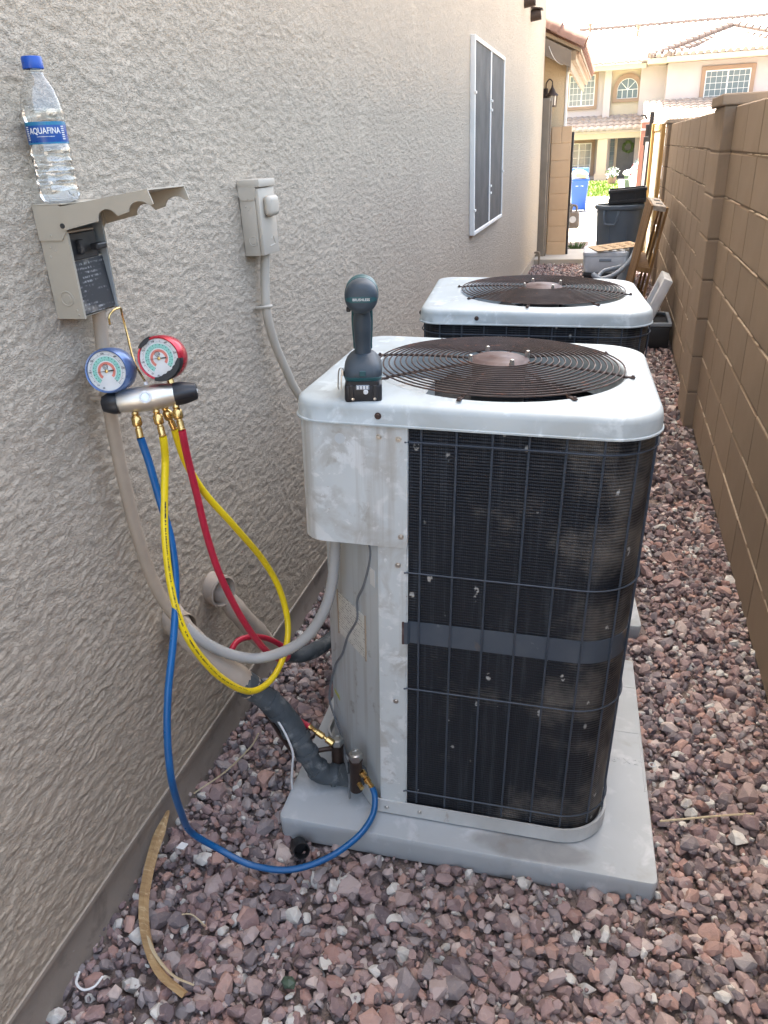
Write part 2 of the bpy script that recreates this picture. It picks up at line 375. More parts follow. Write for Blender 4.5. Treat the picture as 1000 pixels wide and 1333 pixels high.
def B(): return bmesh.new()
def box(bm, lo, hi, bevel=0.0, segs=1, M=None):
    lo, hi = Vector(lo), Vector(hi)
    r = bmesh.ops.create_cube(bm, size=1.0)
    vs = r['verts']
    T = Matrix.Translation((lo + hi) / 2) @ Matrix.Diagonal((*(hi - lo), 1))
    bmesh.ops.transform(bm, matrix=T, verts=vs)
    if bevel:
        es = list({e for v in vs for e in v.link_edges})
        r2 = bmesh.ops.bevel(bm, geom=es, offset=bevel, segments=segs, affect='EDGES', profile=0.5)
        vs = list({v for f in r2['faces'] for v in f.verts} | {v for v in vs if v.is_valid})
    if M is not None: bmesh.ops.transform(bm, matrix=M, verts=vs)
    return vs
def frame_from(a, b):
    z = (Vector(b) - Vector(a)).normalized()
    x = z.orthogonal().normalized(); y = z.cross(x)
    return Matrix((x, y, z)).transposed().to_4x4()
def rod(bm, a, b, r, r2=None, n=12, caps=True):
    a, b = Vector(a), Vector(b); r2 = r if r2 is None else r2
    M = Matrix.Translation((a + b) / 2) @ frame_from(a, b)
    bmesh.ops.create_cone(bm, cap_ends=caps, segments=n, radius1=r, radius2=r2, depth=(b - a).length, matrix=M)
def spline(pts, per=8):
    P = [Vector(p) for p in pts]
    P = [P[0] * 2 - P[1]] + P + [P[-1] * 2 - P[-2]]
    out = []
    for i in range(1, len(P) - 2):
        p0, p1, p2, p3 = P[i - 1:i + 3]
        for k in range(per):
            t = k / per
            out.append(0.5 * ((2 * p1) + (p2 - p0) * t + (2 * p0 - 5 * p1 + 4 * p2 - p3) * t * t + (3 * p1 - p0 - 3 * p2 + p3) * t ** 3))
    out.append(P[-2]); return out
def tube(bm, pts, r, n=10, per=8, smooth_path=True, caps=True):
    """sweep a circle (radius r or r(t)) along pts with parallel transport"""
    path = spline(pts, per) if smooth_path else [Vector(p) for p in pts]
    m_ = len(path); prev = None; rings = []
    for i, p in enumerate(path):
        t = (path[min(i + 1, m_ - 1)] - path[max(i - 1, 0)]).normalized()
        if prev is None: x = t.orthogonal().normalized()
        else:
            x = prev - t * prev.dot(t)
            x = x.normalized() if x.length > 1e-6 else t.orthogonal().normalized()
        prev = x; y = t.cross(x)
        rr = r(i / (m_ - 1), i) if callable(r) else r
        rings.append([bm.verts.new(p + (x * math.cos(2 * math.pi * k / n) + y * math.sin(2 * math.pi * k / n)) * rr) for k in range(n)])
    for a, b_ in zip(rings, rings[1:]):
        for k in range(n): bm.faces.new((a[k], a[(k + 1) % n], b_[(k + 1) % n], b_[k]))
    if caps:
        bm.faces.new(rings[0]); bm.faces.new(rings[-1])
def lathe(bm, prof, n=32, M=None, wob=None):
    """prof: (radius, height) list turned about +Z"""
    rings = []
    for (r, z) in prof:
        if r < 1e-6: rings.append([bm.verts.new((0, 0, z))])
        else: rings.append([bm.verts.new((r * math.cos(2 * math.pi * k / n) * (wob(k / n, z) if wob else 1), r * math.sin(2 * math.pi * k / n) * (wob(k / n, z) if wob else 1), z)) for k in range(n)])
    vs = [v for q in rings for v in q]
    for a, b_ in zip(rings, rings[1:]):
        for k in range(n):
            k2 = (k + 1) % n
            if len(a) == 1 and len(b_) == 1: continue
            if len(a) == 1: bm.faces.new((a[0], b_[k2], b_[k]))
            elif len(b_) == 1: bm.faces.new((a[k], a[k2], b_[0]))
            else: bm.faces.new((a[k], a[k2], b_[k2], b_[k]))
    if M is not None: bmesh.ops.transform(bm, matrix=M, verts=vs)
    return vs
def prism(bm, pts, d, M=None):
    """pts: 3-D outline, extruded by vector d"""
    a = [bm.verts.new(p) for p in pts]; b_ = [bm.verts.new(Vector(p) + Vector(d)) for p in pts]
    n = len(pts)
    bm.faces.new(a); bm.faces.new(b_[::-1])
    for k in range(n): bm.faces.new((a[k], a[(k + 1) % n], b_[(k + 1) % n], b_[k]))
    if M is not None: bmesh.ops.transform(bm, matrix=M, verts=a + b_)
    return a + b_
def rrect(x0, y0, x1, y1, rs, n=8):
    """rounded rectangle outline; rs = radii at (x0y0, x1y0, x1y1, x0y1)"""
    out = []
    for (cx, cy, sx, sy, a0), r in zip(((x0, y0, 1, 1, 180), (x1, y0, -1, 1, 270), (x1, y1, -1, -1, 0), (x0, y1, 1, -1, 90)), rs):
        ox, oy = cx + sx * r, cy + sy * r
        if r < 1e-6: out.append((cx, cy)); continue
        for k in range(n + 1):
            a = rad(a0 + 90 * k / n); out.append((ox + r * math.cos(a), oy + r * math.sin(a)))
    return out
def text_bm(s, size, depth=0.0):
    cu = bpy.data.curves.new('letters', 'FONT'); cu.body = s; cu.size = size; cu.extrude = depth; cu.offset = size * 0.012
    cu.align_x = 'CENTER'; cu.align_y = 'CENTER'; cu.resolution_u = 3
    o = bpy.data.objects.new('letters', cu)
    me = o.to_mesh()
    bm = B(); bm.from_mesh(me); o.to_mesh_clear()
    bpy.data.objects.remove(o); bpy.data.curves.remove(cu)
    return bm
# ------------------------------------------------------------------ ground
rng = np.random.default_rng(11)
def sheet(name, xs, prof, mat, kind='structure'):
    bm = B()
    rows = [[bm.verts.new((x, y, z)) for x in xs] for (y, z) in prof]
    for a, b_ in zip(rows, rows[1:]):
        for k in range(len(xs) - 1): bm.faces.new((a[k], a[k + 1], b_[k + 1], b_[k]))
    return structure(name, bm, mat, kind=kind)
GZ = -0.31
sheet('ground', [-200, -30, -8, 0, 8, 30, 200], [(-120, -0.07), (11.6, -0.07), (12.6, -0.055), (18, GZ - 0.012), (60, GZ - 0.012), (300, GZ - 0.012)], 'far_ground')
sheet('yard_soil', [-0.96, -0.4, 0.2, 0.60], [(-3, -0.036), (5, -0.036), (11.2, -0.036)], 'soil')
sheet('driveway', [-0.30, 3, 9], [(12.25, -0.03), (12.6, -0.035), (18, GZ), (21, GZ)], 'concrete_drive')
sheet('side_bed', [-3.0, -1.5, -0.31], [(12.25, -0.028), (12.6, -0.034), (16.5, GZ + 0.07)], 'soil')
sheet('street', [-60, 0, 60], [(21.02, GZ), (27.5, GZ)], 'concrete_drive')
bm = B(); box(bm, (-60, 27.5, GZ - 0.1), (60, 27.7, GZ + 0.10), 0.02, 2); structure('kerb', bm, 'concrete')
sheet('pavement', [-60, 0, 60], [(27.7, GZ + 0.09), (28.7, GZ + 0.09)], 'concrete_drive')
sheet('front_yard', [-60, 0, 60], [(28.7, GZ + 0.08), (44, GZ + 0.10), (60, GZ + 0.1)], 'far_ground')
sheet('front_walk', [0.35, 6.5], [(28.7, GZ + 0.095), (42, GZ + 0.115)], 'concrete_drive')
# lawn: blades over a sheet
n = 6000
bx = rng.uniform(-6, 0.30, n); by = rng.uniform(28.8, 39.2, n); hh = rng.uniform(0.05, 0.12, n); an = rng.uniform(0, 2 * np.pi, n)
V = np.zeros((n, 3, 3)); w_ = 0.05
V[:, 0] = np.stack([bx - np.cos(an) * w_, by - np.sin(an) * w_, np.full(n, GZ + .09)], 1)
V[:, 1] = np.stack([bx + np.cos(an) * w_, by + np.sin(an) * w_, np.full(n, GZ + .09)], 1)
V[:, 2] = np.stack([bx + rng.normal(0, .04, n), by + rng.normal(0, .04, n), GZ + .09 + hh], 1)
me = bpy.data.meshes.new('lawn')
base = [(-6, 28.8, GZ + .1), (.32, 28.8, GZ + .1), (.32, 39.2, GZ + .13), (-6, 39.2, GZ + .13)]
me.from_pydata(base + [tuple(p) for p in V.reshape(-1, 3)], [], [(0, 1, 2, 3)] + [(4 + 3 * i, 5 + 3 * i, 6 + 3 * i) for i in range(n)])
me.materials.append(MATS['grass'])
o = bpy.data.objects.new('lawn', me); COL.objects.link(o); o['kind'] = 'stuff'; o['label'] = 'bright green strip of lawn in front of the house across the street'
# threshold slab at the end of the gravel
bm = B(); box(bm, (-0.955, 11.12, -0.05), (-0.16, 12.22, 0.055), 0.012, 2)
o = structure('concrete_step', bm, 'concrete', label='low pale concrete step at the far end of the gravel')
bm = B(); box(bm, (-0.15, 11.25, -0.05), (0.62, 12.24, 0.012), 0.008, 1)
structure('path', bm, 'concrete', label='flat concrete path beside the low step, under the trash can')

# ------------------------------------------------------------------ gravel, every stone real geometry
def stone_templates(k, npts, seed):
    r_ = np.random.default_rng(seed); out = []
    for i in range(k):
        p = r_.normal(size=(npts, 3)); p /= np.linalg.norm(p, axis=1)[:, None]
        p *= r_.uniform(0.80, 1.1, (npts, 1))
        p *= np.array([r_.uniform(0.9, 1.35), r_.uniform(0.72, 1.0), r_.uniform(0.52, 0.85)])
        for _ in range(2):          # a couple of broken flat faces
            d = r_.normal(size=3); d /= np.linalg.norm(d); h = r_.uniform(0.42, 0.72)
            s = p @ d; p = p - np.outer(np.maximum(s - h, 0), d)
        bm = B(); [bm.verts.new(q) for q in p]
        r = bmesh.ops.convex_hull(bm, input=bm.verts)
        bmesh.ops.delete(bm, geom=list({g for g in r['geom_interior'] + r['geom_unused'] if isinstance(g, bmesh.types.BMVert)}), context='VERTS')
        bmesh.ops.triangulate(bm, faces=bm.faces)
        bm.verts.index_update()
        out.append((np.array([v.co[:] for v in bm.verts]), np.array([[v.index for v in f.verts] for f in bm.faces])))
        bm.free()
    return out
def rand_rot(n_, r_, tilt):
    a = r_.uniform(0, 2 * np.pi, n_); b = r_.normal(0, tilt, n_); c = r_.normal(0, tilt, n_)
    ca, sa, cb, sb, cc, sc = np.cos(a), np.sin(a), np.cos(b), np.sin(b), np.cos(c), np.sin(c)
    o_, z_ = np.ones(n_), np.zeros(n_)
    Rz = np.stack([ca, -sa, z_, sa, ca, z_, z_, z_, o_], 1).reshape(-1, 3, 3)
    Rx = np.stack([o_, z_, z_, z_, cb, -sb, z_, sb, cb], 1).reshape(-1, 3, 3)
    Ry = np.stack([cc, z_, sc, z_, o_, z_, -sc, z_, cc], 1).reshape(-1, 3, 3)
    return Ry @ Rx @ Rz
def gravel(name, layers, tmpl, seed, label):
    r_ = np.random.default_rng(seed); Vs, Fs, Ts = [], [], []; off = 0
    for (x0, x1, y0, y1, sp, z0, zj, smed, keep, tilt) in layers:
        gx, gy = np.meshgrid(np.arange(x0, x1, sp), np.arange(y0, y1, sp))
        P = np.stack([gx.ravel(), gy.ravel()], 1); P += r_.uniform(-.55, .55, P.shape) * sp
        P = P[r_.random(len(P)) < keep]
        P[:, 0] = np.clip(P[:, 0], -0.945, 0.555)
        for (px_, py_, ang_) in ((-0.357, 1.290, 0.040), (-0.325, 2.289, 0.100)):     # no stones under or on the pads
            dx, dy = P[:, 0] - px_, P[:, 1] - py_
            lx, ly = dx * math.cos(ang_) + dy * math.sin(ang_), -dx * math.sin(ang_) + dy * math.cos(ang_)
            P = P[~((lx > -.300) & (lx < .562) & (ly > -.069) & (ly < .755))]
        nn = len(P)
        size = np.clip(smed * np.exp(r_.normal(0, 0.34, nn)), smed * .45, smed * 2.1)
        size = np.where((P[:, 0] < -0.935) | (P[:, 0] > 0.545), size * 0.7, size)
        Z = z0 + r_.normal(0, zj, nn)
        for (px_, py_, ang_) in ((-0.357, 1.290, 0.040), (-0.325, 2.289, 0.100)):     # the bed dips along the pad edges
            dx, dy = P[:, 0] - px_, P[:, 1] - py_
            lx, ly = dx * math.cos(ang_) + dy * math.sin(ang_), -dx * math.sin(ang_) + dy * math.cos(ang_)
            dd = np.hypot(np.maximum(np.maximum(-.305 - lx, lx - .572), 0), np.maximum(np.maximum(-.074 - ly, ly - .765), 0))
            Z = Z - 0.014 * np.clip(1 - dd / .10, 0, 1)
        Rm = rand_rot(nn, r_, tilt); which = r_.integers(0, len(tmpl), nn); tint = r_.random(nn)
        for k, (tv, tf) in enumerate(tmpl):
            idx = np.where(which == k)[0]
            if not len(idx): continue
            v = np.einsum('nij,mj->nmi', Rm[idx], tv) * size[idx][:, None, None]
            v += np.stack([P[idx, 0], P[idx, 1], Z[idx]], 1)[:, None, :]
            m_ = len(tv)
            f = tf[None] + (off + np.arange(len(idx)) * m_)[:, None, None]
            Vs.append(v.reshape(-1, 3)); Fs.append(f.reshape(-1, 3)); Ts.append(np.repeat(tint[idx], m_)); off += len(idx) * m_
    V = np.concatenate(Vs).astype(np.float32); F = np.concatenate(Fs).astype(np.int32); T = np.concatenate(Ts).astype(np.float32)
    me = bpy.data.meshes.new(name)
    me.vertices.add(len(V)); me.vertices.foreach_set('co', V.ravel())
    me.loops.add(F.size); me.loops.foreach_set('vertex_index', F.ravel())
    me.polygons.add(len(F)); me.polygons.foreach_set('loop_start', np.arange(0, F.size, 3, dtype=np.int32)); me.polygons.foreach_set('loop_total', np.full(len(F), 3, np.int32))
    at_ = me.attributes.new('stone_tint', 'FLOAT', 'POINT'); at_.data.foreach_set('value', T)
    me.update(calc_edges=True); me.validate()
    me.polygons.foreach_set('use_smooth', [False] * len(me.polygons))
    me.materials.append(MATS['gravel'])
    o = bpy.data.objects.new(name, me); COL.objects.link(o); o['kind'] = 'stuff'; o['label'] = label
    print(name, len(F), 'tris')
    return o
T_near = stone_templates(40, 26, 3)
T_far = stone_templates(16, 12, 4)
gravel('gravel', [(-0.95, 0.57, 0.45, 3.3, 0.0250, -0.034, 0.004, 0.0140, 1, 0.9),
                  (-0.95, 0.57, 0.45, 3.3, 0.0250, -0.018, 0.005, 0.0130, 1.0, 0.7),
                  (-0.95, 0.57, 0.45, 3.3, 0.0360, -0.009, 0.004, 0.0150, 0.75, 0.5),
                  (-0.95, 0.57, 0.45, 3.3, 0.0220, -0.013, 0.006, 0.0072, 0.85, 1.2)],
       T_near, 21, 'crushed reddish grey gravel covering the side yard')
gravel('gravel', [(-0.95, 0.57, 3.3, 11.15, 0.034, -0.026, 0.006, 0.019, 1, 0.9),
                  (-0.95, 0.57, 3.3, 11.15, 0.040, -0.010, 0.006, 0.0175, 0.8, 0.6)],
       T_far, 22, 'gravel farther along the side yard, behind the condensers')

# ------------------------------------------------------------------ the house on the left
house = thing('house', 'tall textured taupe stucco house wall filling the left side', 'house', (-0.925, 5.0, 0))
def vnoise(x, y, seed):
    r_ = np.random.default_rng(seed); G = r_.random((512, 512)).astype(np.float32)
    xi = np.floor(x).astype(np.int32); yi = np.floor(y).astype(np.int32); fx = x - xi; fy = y - yi
    fx = fx * fx * (3 - 2 * fx); fy = fy * fy * (3 - 2 * fy)
    a = G[xi & 511, yi & 511]; b = G[(xi + 1) & 511, yi & 511]; c = G[xi & 511, (yi + 1) & 511]; d = G[(xi + 1) & 511, (yi + 1) & 511]
    return (a * (1 - fx) + b * fx) * (1 - fy) + (c * (1 - fx) + d * fx) * fy
def sstep(a, b, x):
    t = np.clip((x - a) / (b - a), 0, 1); return t * t * (3 - 2 * t)
WX = -0.925
ys = [0.30]
while ys[-1] < 11.30: ys.append(ys[-1] + 0.0040 * max(1.0, ys[-1] / 1.35))
ys = np.array(ys); ys[-1] = 11.30
zs = np.concatenate([np.arange(0.125, 1.85, 0.0033), np.arange(1.85, 3.5, 0.0068)])
Y, Z = np.meshgrid(ys, zs, indexing='ij')
wy = Y + 0.022 * (vnoise(Y / .05, Z / .03, 1) - .5); wz = Z + 0.020 * (vnoise(Y / .045, Z / .035, 2) - .5) + .008 * (vnoise(Y / .016, Z / .014, 9) - .5)
n1 = 0.45 * vnoise(wy / .021, wz / .0088, 3) + 0.35 * vnoise(wy / .0115, wz / .0066, 4) + 0.20 * vnoise(wy / .0080, wz / .0055, 5) - .07 * (vnoise(Y / .16, Z / .12, 10) - .5)
n2 = 0.6 * vnoise(wy / .015, wz / .011, 6) + 0.4 * vnoise(wy / .007, wz / .006, 7)
Hh = 0.0014 * sstep(.475, .525, n1) + 0.0008 * sstep(.58, .64, n1) + 0.0005 * (n2 - .5) + 0.0012 * (vnoise(Y / .4, Z / .3, 8) - .5)
Hh *= sstep(0.125, 0.14, Z)
nY, nZ = Y.shape
V = np.stack([WX + Hh - 0.002, Y, Z], -1).reshape(-1, 3).astype(np.float32)
i0 = (np.arange(nY - 1)[:, None] * nZ + np.arange(nZ - 1)[None]).ravel()
F = np.stack([i0, i0 + nZ, i0 + nZ + 1, i0 + 1], 1).astype(np.int32)
me = bpy.data.meshes.new('stucco_wall')
V[:, 0] -= -0.925; V[:, 1] -= 5.0
me.vertices.add(len(V)); me.vertices.foreach_set('co', V.ravel())
me.loops.add(F.size); me.loops.foreach_set('vertex_index', F.ravel())
me.polygons.add(len(F)); me.polygons.foreach_set('loop_start', np.arange(0, F.size, 4, dtype=np.int32)); me.polygons.foreach_set('loop_total', np.full(len(F), 4, np.int32))
me.update(calc_edges=True)
me.polygons.foreach_set('use_smooth', [True] * len(me.polygons))
me.materials.append(MATS['stucco'])
o = bpy.data.objects.new('stucco_wall', me); COL.objects.link(o); o.parent = house
print('stucco quads', len(F))
bm = B()
box(bm, (-9, -2.0, 0.1), (-0.936, 11.30, 5.9))
box(bm, (-0.936, -2.0, 0.125), (-0.926, 0.30, 5.9)); box(bm, (-0.936, 0.30, 3.50), (-0.926, 11.30, 5.9))
obj('wall', bm, 'stucco', house, world=True)
bm = B(); box(bm, (-0.936, 11.285, 0.125), (-0.9235, 11.315, 5.9), 0.004, 2); obj('corner_bead', bm, 'stucco', house, world=True)
bm = B(); box(bm, (-8.9, -1.95, -0.2), (-0.942, 11.27, 0.13)); obj('foundation', bm, 'foundation', house, world=True)
bm = B(); box(bm, (-0.9415, -1.95, 0.118), (-0.922, 11.27, 0.127)); obj('weep_screed', bm, 'foundation', house, world=True)
bm = B(); prism(bm, [(-9.4, -2.4, 5.9), (-0.50, -2.4, 5.9), (-0.50, 11.45, 5.9), (-9.4, 11.45, 5.9)], (0, 0, 0.18)); obj('roof', bm, 'tile_far', house, world=True)
# window with sun screens
wf = B(); y0, y1, z0, z1 = 5.585, 7.12, 0.935, 2.142
for (a, b_) in (((-0.927, y0, z0), (-0.893, y0 + .026, z1)), ((-0.927, y1 - .026, z0), (-0.893, y1, z1)),
                ((-0.927, y0 + .026, z0), (-0.893, y1 - .026, z0 + .026)), ((-0.927, y0 + .026, z1 - .026), (-0.893, y1 - .026, z1)),
                ((-0.927, 6.338, z0 + .026), (-0.895, 6.372, z1 - .026))): box(wf, a, b_, 0.003)
win = obj('window', wf, 'white_paint', house, world=True, label='tall narrow window with two grey sun screens in a white frame')
for (a, b_) in ((y0 + .027, 6.337), (6.373, y1 - .027)):
    s_ = B(); box(s_, (-0.925, a, z0 + .027), (-0.902, b_, z1 - .027)); obj('sun_screen', s_, 'screen_mesh', win, world=True)
for (yy, zz) in ((5.59, 1.82), (5.59, 1.10), (6.355, 1.80), (6.355, 1.74), (6.355, 1.22), (6.355, 1.17), (7.10, 1.30)):
    s_ = B(); box(s_, (-0.893, yy - .012, zz - .008), (-0.884, yy + .03, zz + .008), 0.002); obj('screen_clip', s_, 'white_paint', win, world=True)
# low front wing past the corner
bm = B(); prism(bm, [(-9, 11.75, -.2), (-.66, 11.75, -.2), (-.66, 11.75, 2.56), (-5, 11.75, 4.58), (-9, 11.75, 4.58)], (0, .27, 0)); box(bm, (-9, 12.021, -0.2), (-1.9, 18.5, 2.44)); obj('wing_wall', bm, 'stucco_bounce', house, world=True)
bm = B(); box(bm, (-0.668, 11.738, 0.0), (-0.636, 11.80, 2.42), 0.004); obj('corner_trim', bm, 'white_paint', house, world=True)
bm = B(); box(bm, (-0.955, 11.42, 0.02), (-0.838, 11.50, 2.03), 0.006); box(bm, (-0.838, 11.45, 0.02), (-0.815, 11.50, 2.0), 0.004)
obj('door_jamb', bm, 'trim_brown', house, world=True)
eave = B()
prism(eave, [(-0.48, 11.42, 2.56), (-5.0, 11.42, 4.66), (-5.0, 11.42, 4.62), (-0.48, 11.42, 2.52)], (0, 5.0, 0))
rf = obj('eave', eave, 'fascia', house, world=True)
bm = B(); prism(bm, [(-0.60, 11.40, 2.545), (-1.4, 11.40, 2.93), (-1.4, 11.40, 2.72), (-0.60, 11.40, 2.36)], (0, 0.035, 0)); obj('rake_board', bm, 'fascia_grey', rf, world=True)
bm = B(); box(bm, (-0.63, 11.405, 2.33), (-0.595, 16.4, 2.50), 0.004); obj('fascia_board', bm, 'fascia', rf, world=True)
bm = B(); box(bm, (-0.595, 11.43, 2.44), (-0.54, 16.4, 2.545), 0.004); obj('fascia_board', bm, 'fascia', rf, world=True)
bm = B(); box(bm, (-0.54, 11.45, 2.50), (-0.50, 16.4, 2.555), 0.004); obj('fascia_board', bm, 'house_tan', rf, world=True)
up = Vector((-0.907, 0, 0.421))
def barrel(bm, p, L_, r, seg=7, th=0.015):
    """half-round clay tile along the slope, hollow underneath"""
    side = Vector((0, 1, 0)); nrm = Vector((0.421, 0, 0.907))
    rows = []
    for (s, rr) in ((0, r), (1, r * .88)):
        for q in (rr, rr - th):
            rows.append([bm.verts.new(Vector(p) + up * (L_ * s) + side * (q * math.cos(math.pi * k / seg)) + nrm * (q * math.sin(math.pi * k / seg))) for k in range(seg + 1)])
    o0, i0_, o1, i1 = rows
    for k in range(seg):
        bm.faces.new((o0[k], o0[k + 1], o1[k + 1], o1[k])); bm.faces.new((i0_[k + 1], i0_[k], i1[k], i1[k + 1]))
        bm.faces.new((o0[k + 1], o0[k], i0_[k], i0_[k + 1])); bm.faces.new((o1[k], o1[k + 1], i1[k + 1], i1[k]))
    for k in (0, seg): bm.faces.new((o0[k], o1[k], i1[k], i0_[k]))
for i in range(3):
    bm = B(); barrel(bm, Vector((-0.455, 11.50, 2.575)) + up * (0.36 * i) + Vector((0, 0, .012 * i)), 0.46, 0.150); obj('roof_tile', bm, 'tile_brown', rf, world=True, smooth=True)
bm = B()
for k in range(18):
    for i in range(6): barrel(bm, Vector((-0.46, 11.72 + k * .265, 2.555)) + up * (0.36 * i) + Vector((0, 0, .010 * i)), 0.42, 0.105, 5)
o = obj('roof_tiles', bm, 'tile_brown', rf, world=True, smooth=True); o['kind'] = 'stuff'
bm = B(); tube(bm, [(-0.90, 11.42, 2.66), (-0.86, 11.39, 2.56), (-0.80, 11.40, 2.46), (-0.72, 11.41, 2.40), (-0.66, 11.43, 2.42)], 0.004, 6, 5); obj('loose_wire', bm, 'white_paint', rf, world=True)
# clay scupper tubes high on the wall
for i, (yy, zz, lab) in enumerate(((8.75, 2.735, 'upper of two small brown clay vent tubes high on the stucco wall'), (9.42, 2.70, 'lower of two small brown clay vent tubes high on the stucco wall'))):
    t_ = thing('vent_tube', lab, 'vent tube', (WX, yy, zz), group='clay vent tubes on the stucco wall')
    bm = B(); lathe(bm, [(0.052, -0.02), (0.058, 0.10), (0.046, 0.10), (0.040, 0.0), (0.0, 0.0)], 14, Matrix.Translation((WX, yy, zz)) @ Matrix.Rotation(rad(90), 4, 'Y') @ Matrix.Rotation(rad(-10), 4, 'Y'))
    obj('tube', bm, 'lamp_metal', t_, world=True, smooth=True)
    bm = B(); prism(bm, [(WX + .002, yy - .07, zz + .065), (WX + .12, yy - .065, zz + .045), (WX + .12, yy + .065, zz + .045), (WX + .002, yy + .07, zz + .065)], (0, 0, .012)); obj('hood', bm, 'lamp_metal', t_, world=True)
# wall lantern
ln = thing('wall_lantern', 'bronze wall lantern with a bell roof under the low tiled eave', 'lantern', (-0.905, 11.72, 2.02))
bm = B(); box(bm, (-0.955, 11.725, 1.98), (-0.895, 11.749, 2.16), 0.006, 2); obj('back_plate', bm, 'lamp_metal', ln, world=True)
bm = B(); tube(bm, [(-0.92, 11.72, 2.13), (-0.915, 11.66, 2.21), (-0.875, 11.62, 2.255), (-0.835, 11.60, 2.23), (-0.83, 11.60, 2.19)], 0.008, 8, 6); obj('arm', bm, 'lamp_metal', ln, world=True, smooth=True)
LT = Matrix.Translation((-0.83, 11.60, 1.93))
bm = B(); lathe(bm, [(0.006, .27), (0.012, .25), (.018, .225), (.035, .20), (.048, .17), (.082, .142), (.084, .132), (0, .132)], 18, LT); obj('roof', bm, 'lamp_metal', ln, world=True, smooth=True)
bm = B()
lathe(bm, [(.062, 0), (.064, .012), (.058, .016), (0, .016)], 16, LT); lathe(bm, [(0, 0), (.062, 0)], 16, LT)
for k in range(6):
    a = k * math.pi / 3; c_ = Vector((-0.83 + .058 * math.cos(a), 11.60 + .058 * math.sin(a), 1.94)); rod(bm, c_, c_ + Vector((0.008 * math.cos(a), .008 * math.sin(a), .125)), .005, n=6)
obj('cage', bm, 'lamp_metal', ln, world=True)
bm = B(); lathe(bm, [(0, .018), (.048, .018), (.056, .130), (0, .130)], 16, LT); obj('glass', bm, 'lamp_glass', ln, world=True, smooth=True)

# ------------------------------------------------------------------ block fences
CH = 0.2045                         # course height
def block_mesh(L_, Hb, D, score=True):
    """block face looking to -X, centred on y, base z=0; chamfered arris and a scored line at mid length"""
    bm = B(); c = 0.006
    secs = [(-L_ / 2, c * .9), (-L_ / 2 + c, 0)]
    if score: secs += [(-0.004, 0), (-0.0015, 0.004), (0.0015, 0.004), (0.004, 0)]
    secs += [(L_ / 2 - c, 0), (L_ / 2, c * .9)]
    rows = []
    for (y, d) in secs:
        rows.append([bm.verts.new((D, y, 0)), bm.verts.new((c * .9 + d * .5, y, 0)), bm.verts.new((d, y, c)), bm.verts.new((d, y, Hb - c)), bm.verts.new((c * .9 + d * .5, y, Hb)), bm.verts.new((D, y, Hb))])
    for a, b_ in zip(rows, rows[1:]):
        for k in range(5): bm.faces.new((a[k], b_[k], b_[k + 1], a[k + 1]))
    bm.faces.new(rows[0]); bm.faces.new(rows[-1][::-1])
    return bm
proto = {}
def put_block(key, L_, Hb, D, parent, loc, rotz=0.0, mat='block_paint', score=True):
    if key not in proto:
        o = obj('block', block_mesh(L_, Hb, D, score), mat, parent); proto[key] = o
        o.location = loc; o.rotation_euler = (0, 0, rotz); return o
    return mesh_copy(proto[key], parent, loc, (0, 0, rotz))
def wall_run(name, label, xf, ya, yb, ncourse, zbase, off, score=True):
    w = thing(name, label, 'block wall', (xf, (ya + yb) / 2, 0))
    bx_, by_ = xf, (ya + yb) / 2
    bm = B(); box(bm, (xf + .0060, ya, zbase), (xf + .145, yb, zbase + ncourse * CH - .004)); obj('mortar_core', bm, 'block_mortar', w, world=True)
    for r in range(ncourse):
        zb = zbase + r * CH
        y = yb - .4064 * math.ceil((yb - ya) / .4064) - off * (r % 2)
        while y < yb - 0.02:
            a, b_ = max(y, ya), min(y + .4064, yb)
            Lb = b_ - a - .004
            if Lb > 0.03:
                full = abs(Lb - .4024) < .002
                jx = random.uniform(-.0012, .0012)
                k = 'full' if full else 'cut%.3f' % Lb
                put_block(k, Lb, CH - .0065, .1, w, (xf + jx - bx_, (a + b_) / 2 - by_, zb + .003), score=full and score)
            y += .4064
    # slumped mortar smears under some joints, coloured pale for the light they catch
    return w
zb0 = -0.01
near = wall_run('block_wall', 'near stretch of brown painted block wall filling the right edge', 0.558, 0.624, 4.426, 8, zb0, 0, score=False)
far_w = wall_run('block_wall', 'farther stretch of brown block wall between the two pilasters', 0.566, 4.86, 9.25, 8, zb0, .2032, score=False)
# the wall goes on behind the viewer: one plain run
bm = B(); box(bm, (0.562, -2.2, -0.08), (0.70, 0.617, 1.62)); w_ = obj('block_wall', bm, 'block_paint'); tag(w_, 'stretch of block wall beside the viewer', 'block wall')
# pilasters with caps
def pilaster(lab, xf, ya, yb, n_, zcap, capx, capd):
    p = thing('pilaster', lab, 'pilaster', (xf, (ya + yb) / 2, 0), group='block pilasters of the brown wall')
    bm = B(); box(bm, (xf + .006, ya + .006, -.03), (xf + .39, yb - .006, n_ * CH + zb0)); obj('mortar_core', bm, 'block_mortar', p, world=True)
    for r in range(n_):
        bm = B(); box(bm, (xf + random.uniform(-.001, .002), ya + random.uniform(-.001, .002), zb0 + r * CH + .003), (xf + .395, yb, zb0 + (r + 1) * CH - .0035), .007, 2)
        obj('block', bm, 'block_paint', p, world=True)
    bm = B(); box(bm, (xf - capx, ya - capd, n_ * CH + zb0 + .001), (xf + .42, yb + .02, zcap), .008, 2); obj('cap', bm, 'block_paint', p, world=True)
    return p
pilaster('near block pilaster with a flat cap, right of the condensers', 0.505, 4.440, 4.855, 8, 1.678, .016, .014)
pilaster('far block pilaster beside the open sunlit gate', 0.535, 9.255, 9.64, 8, 1.668, .012, .012)
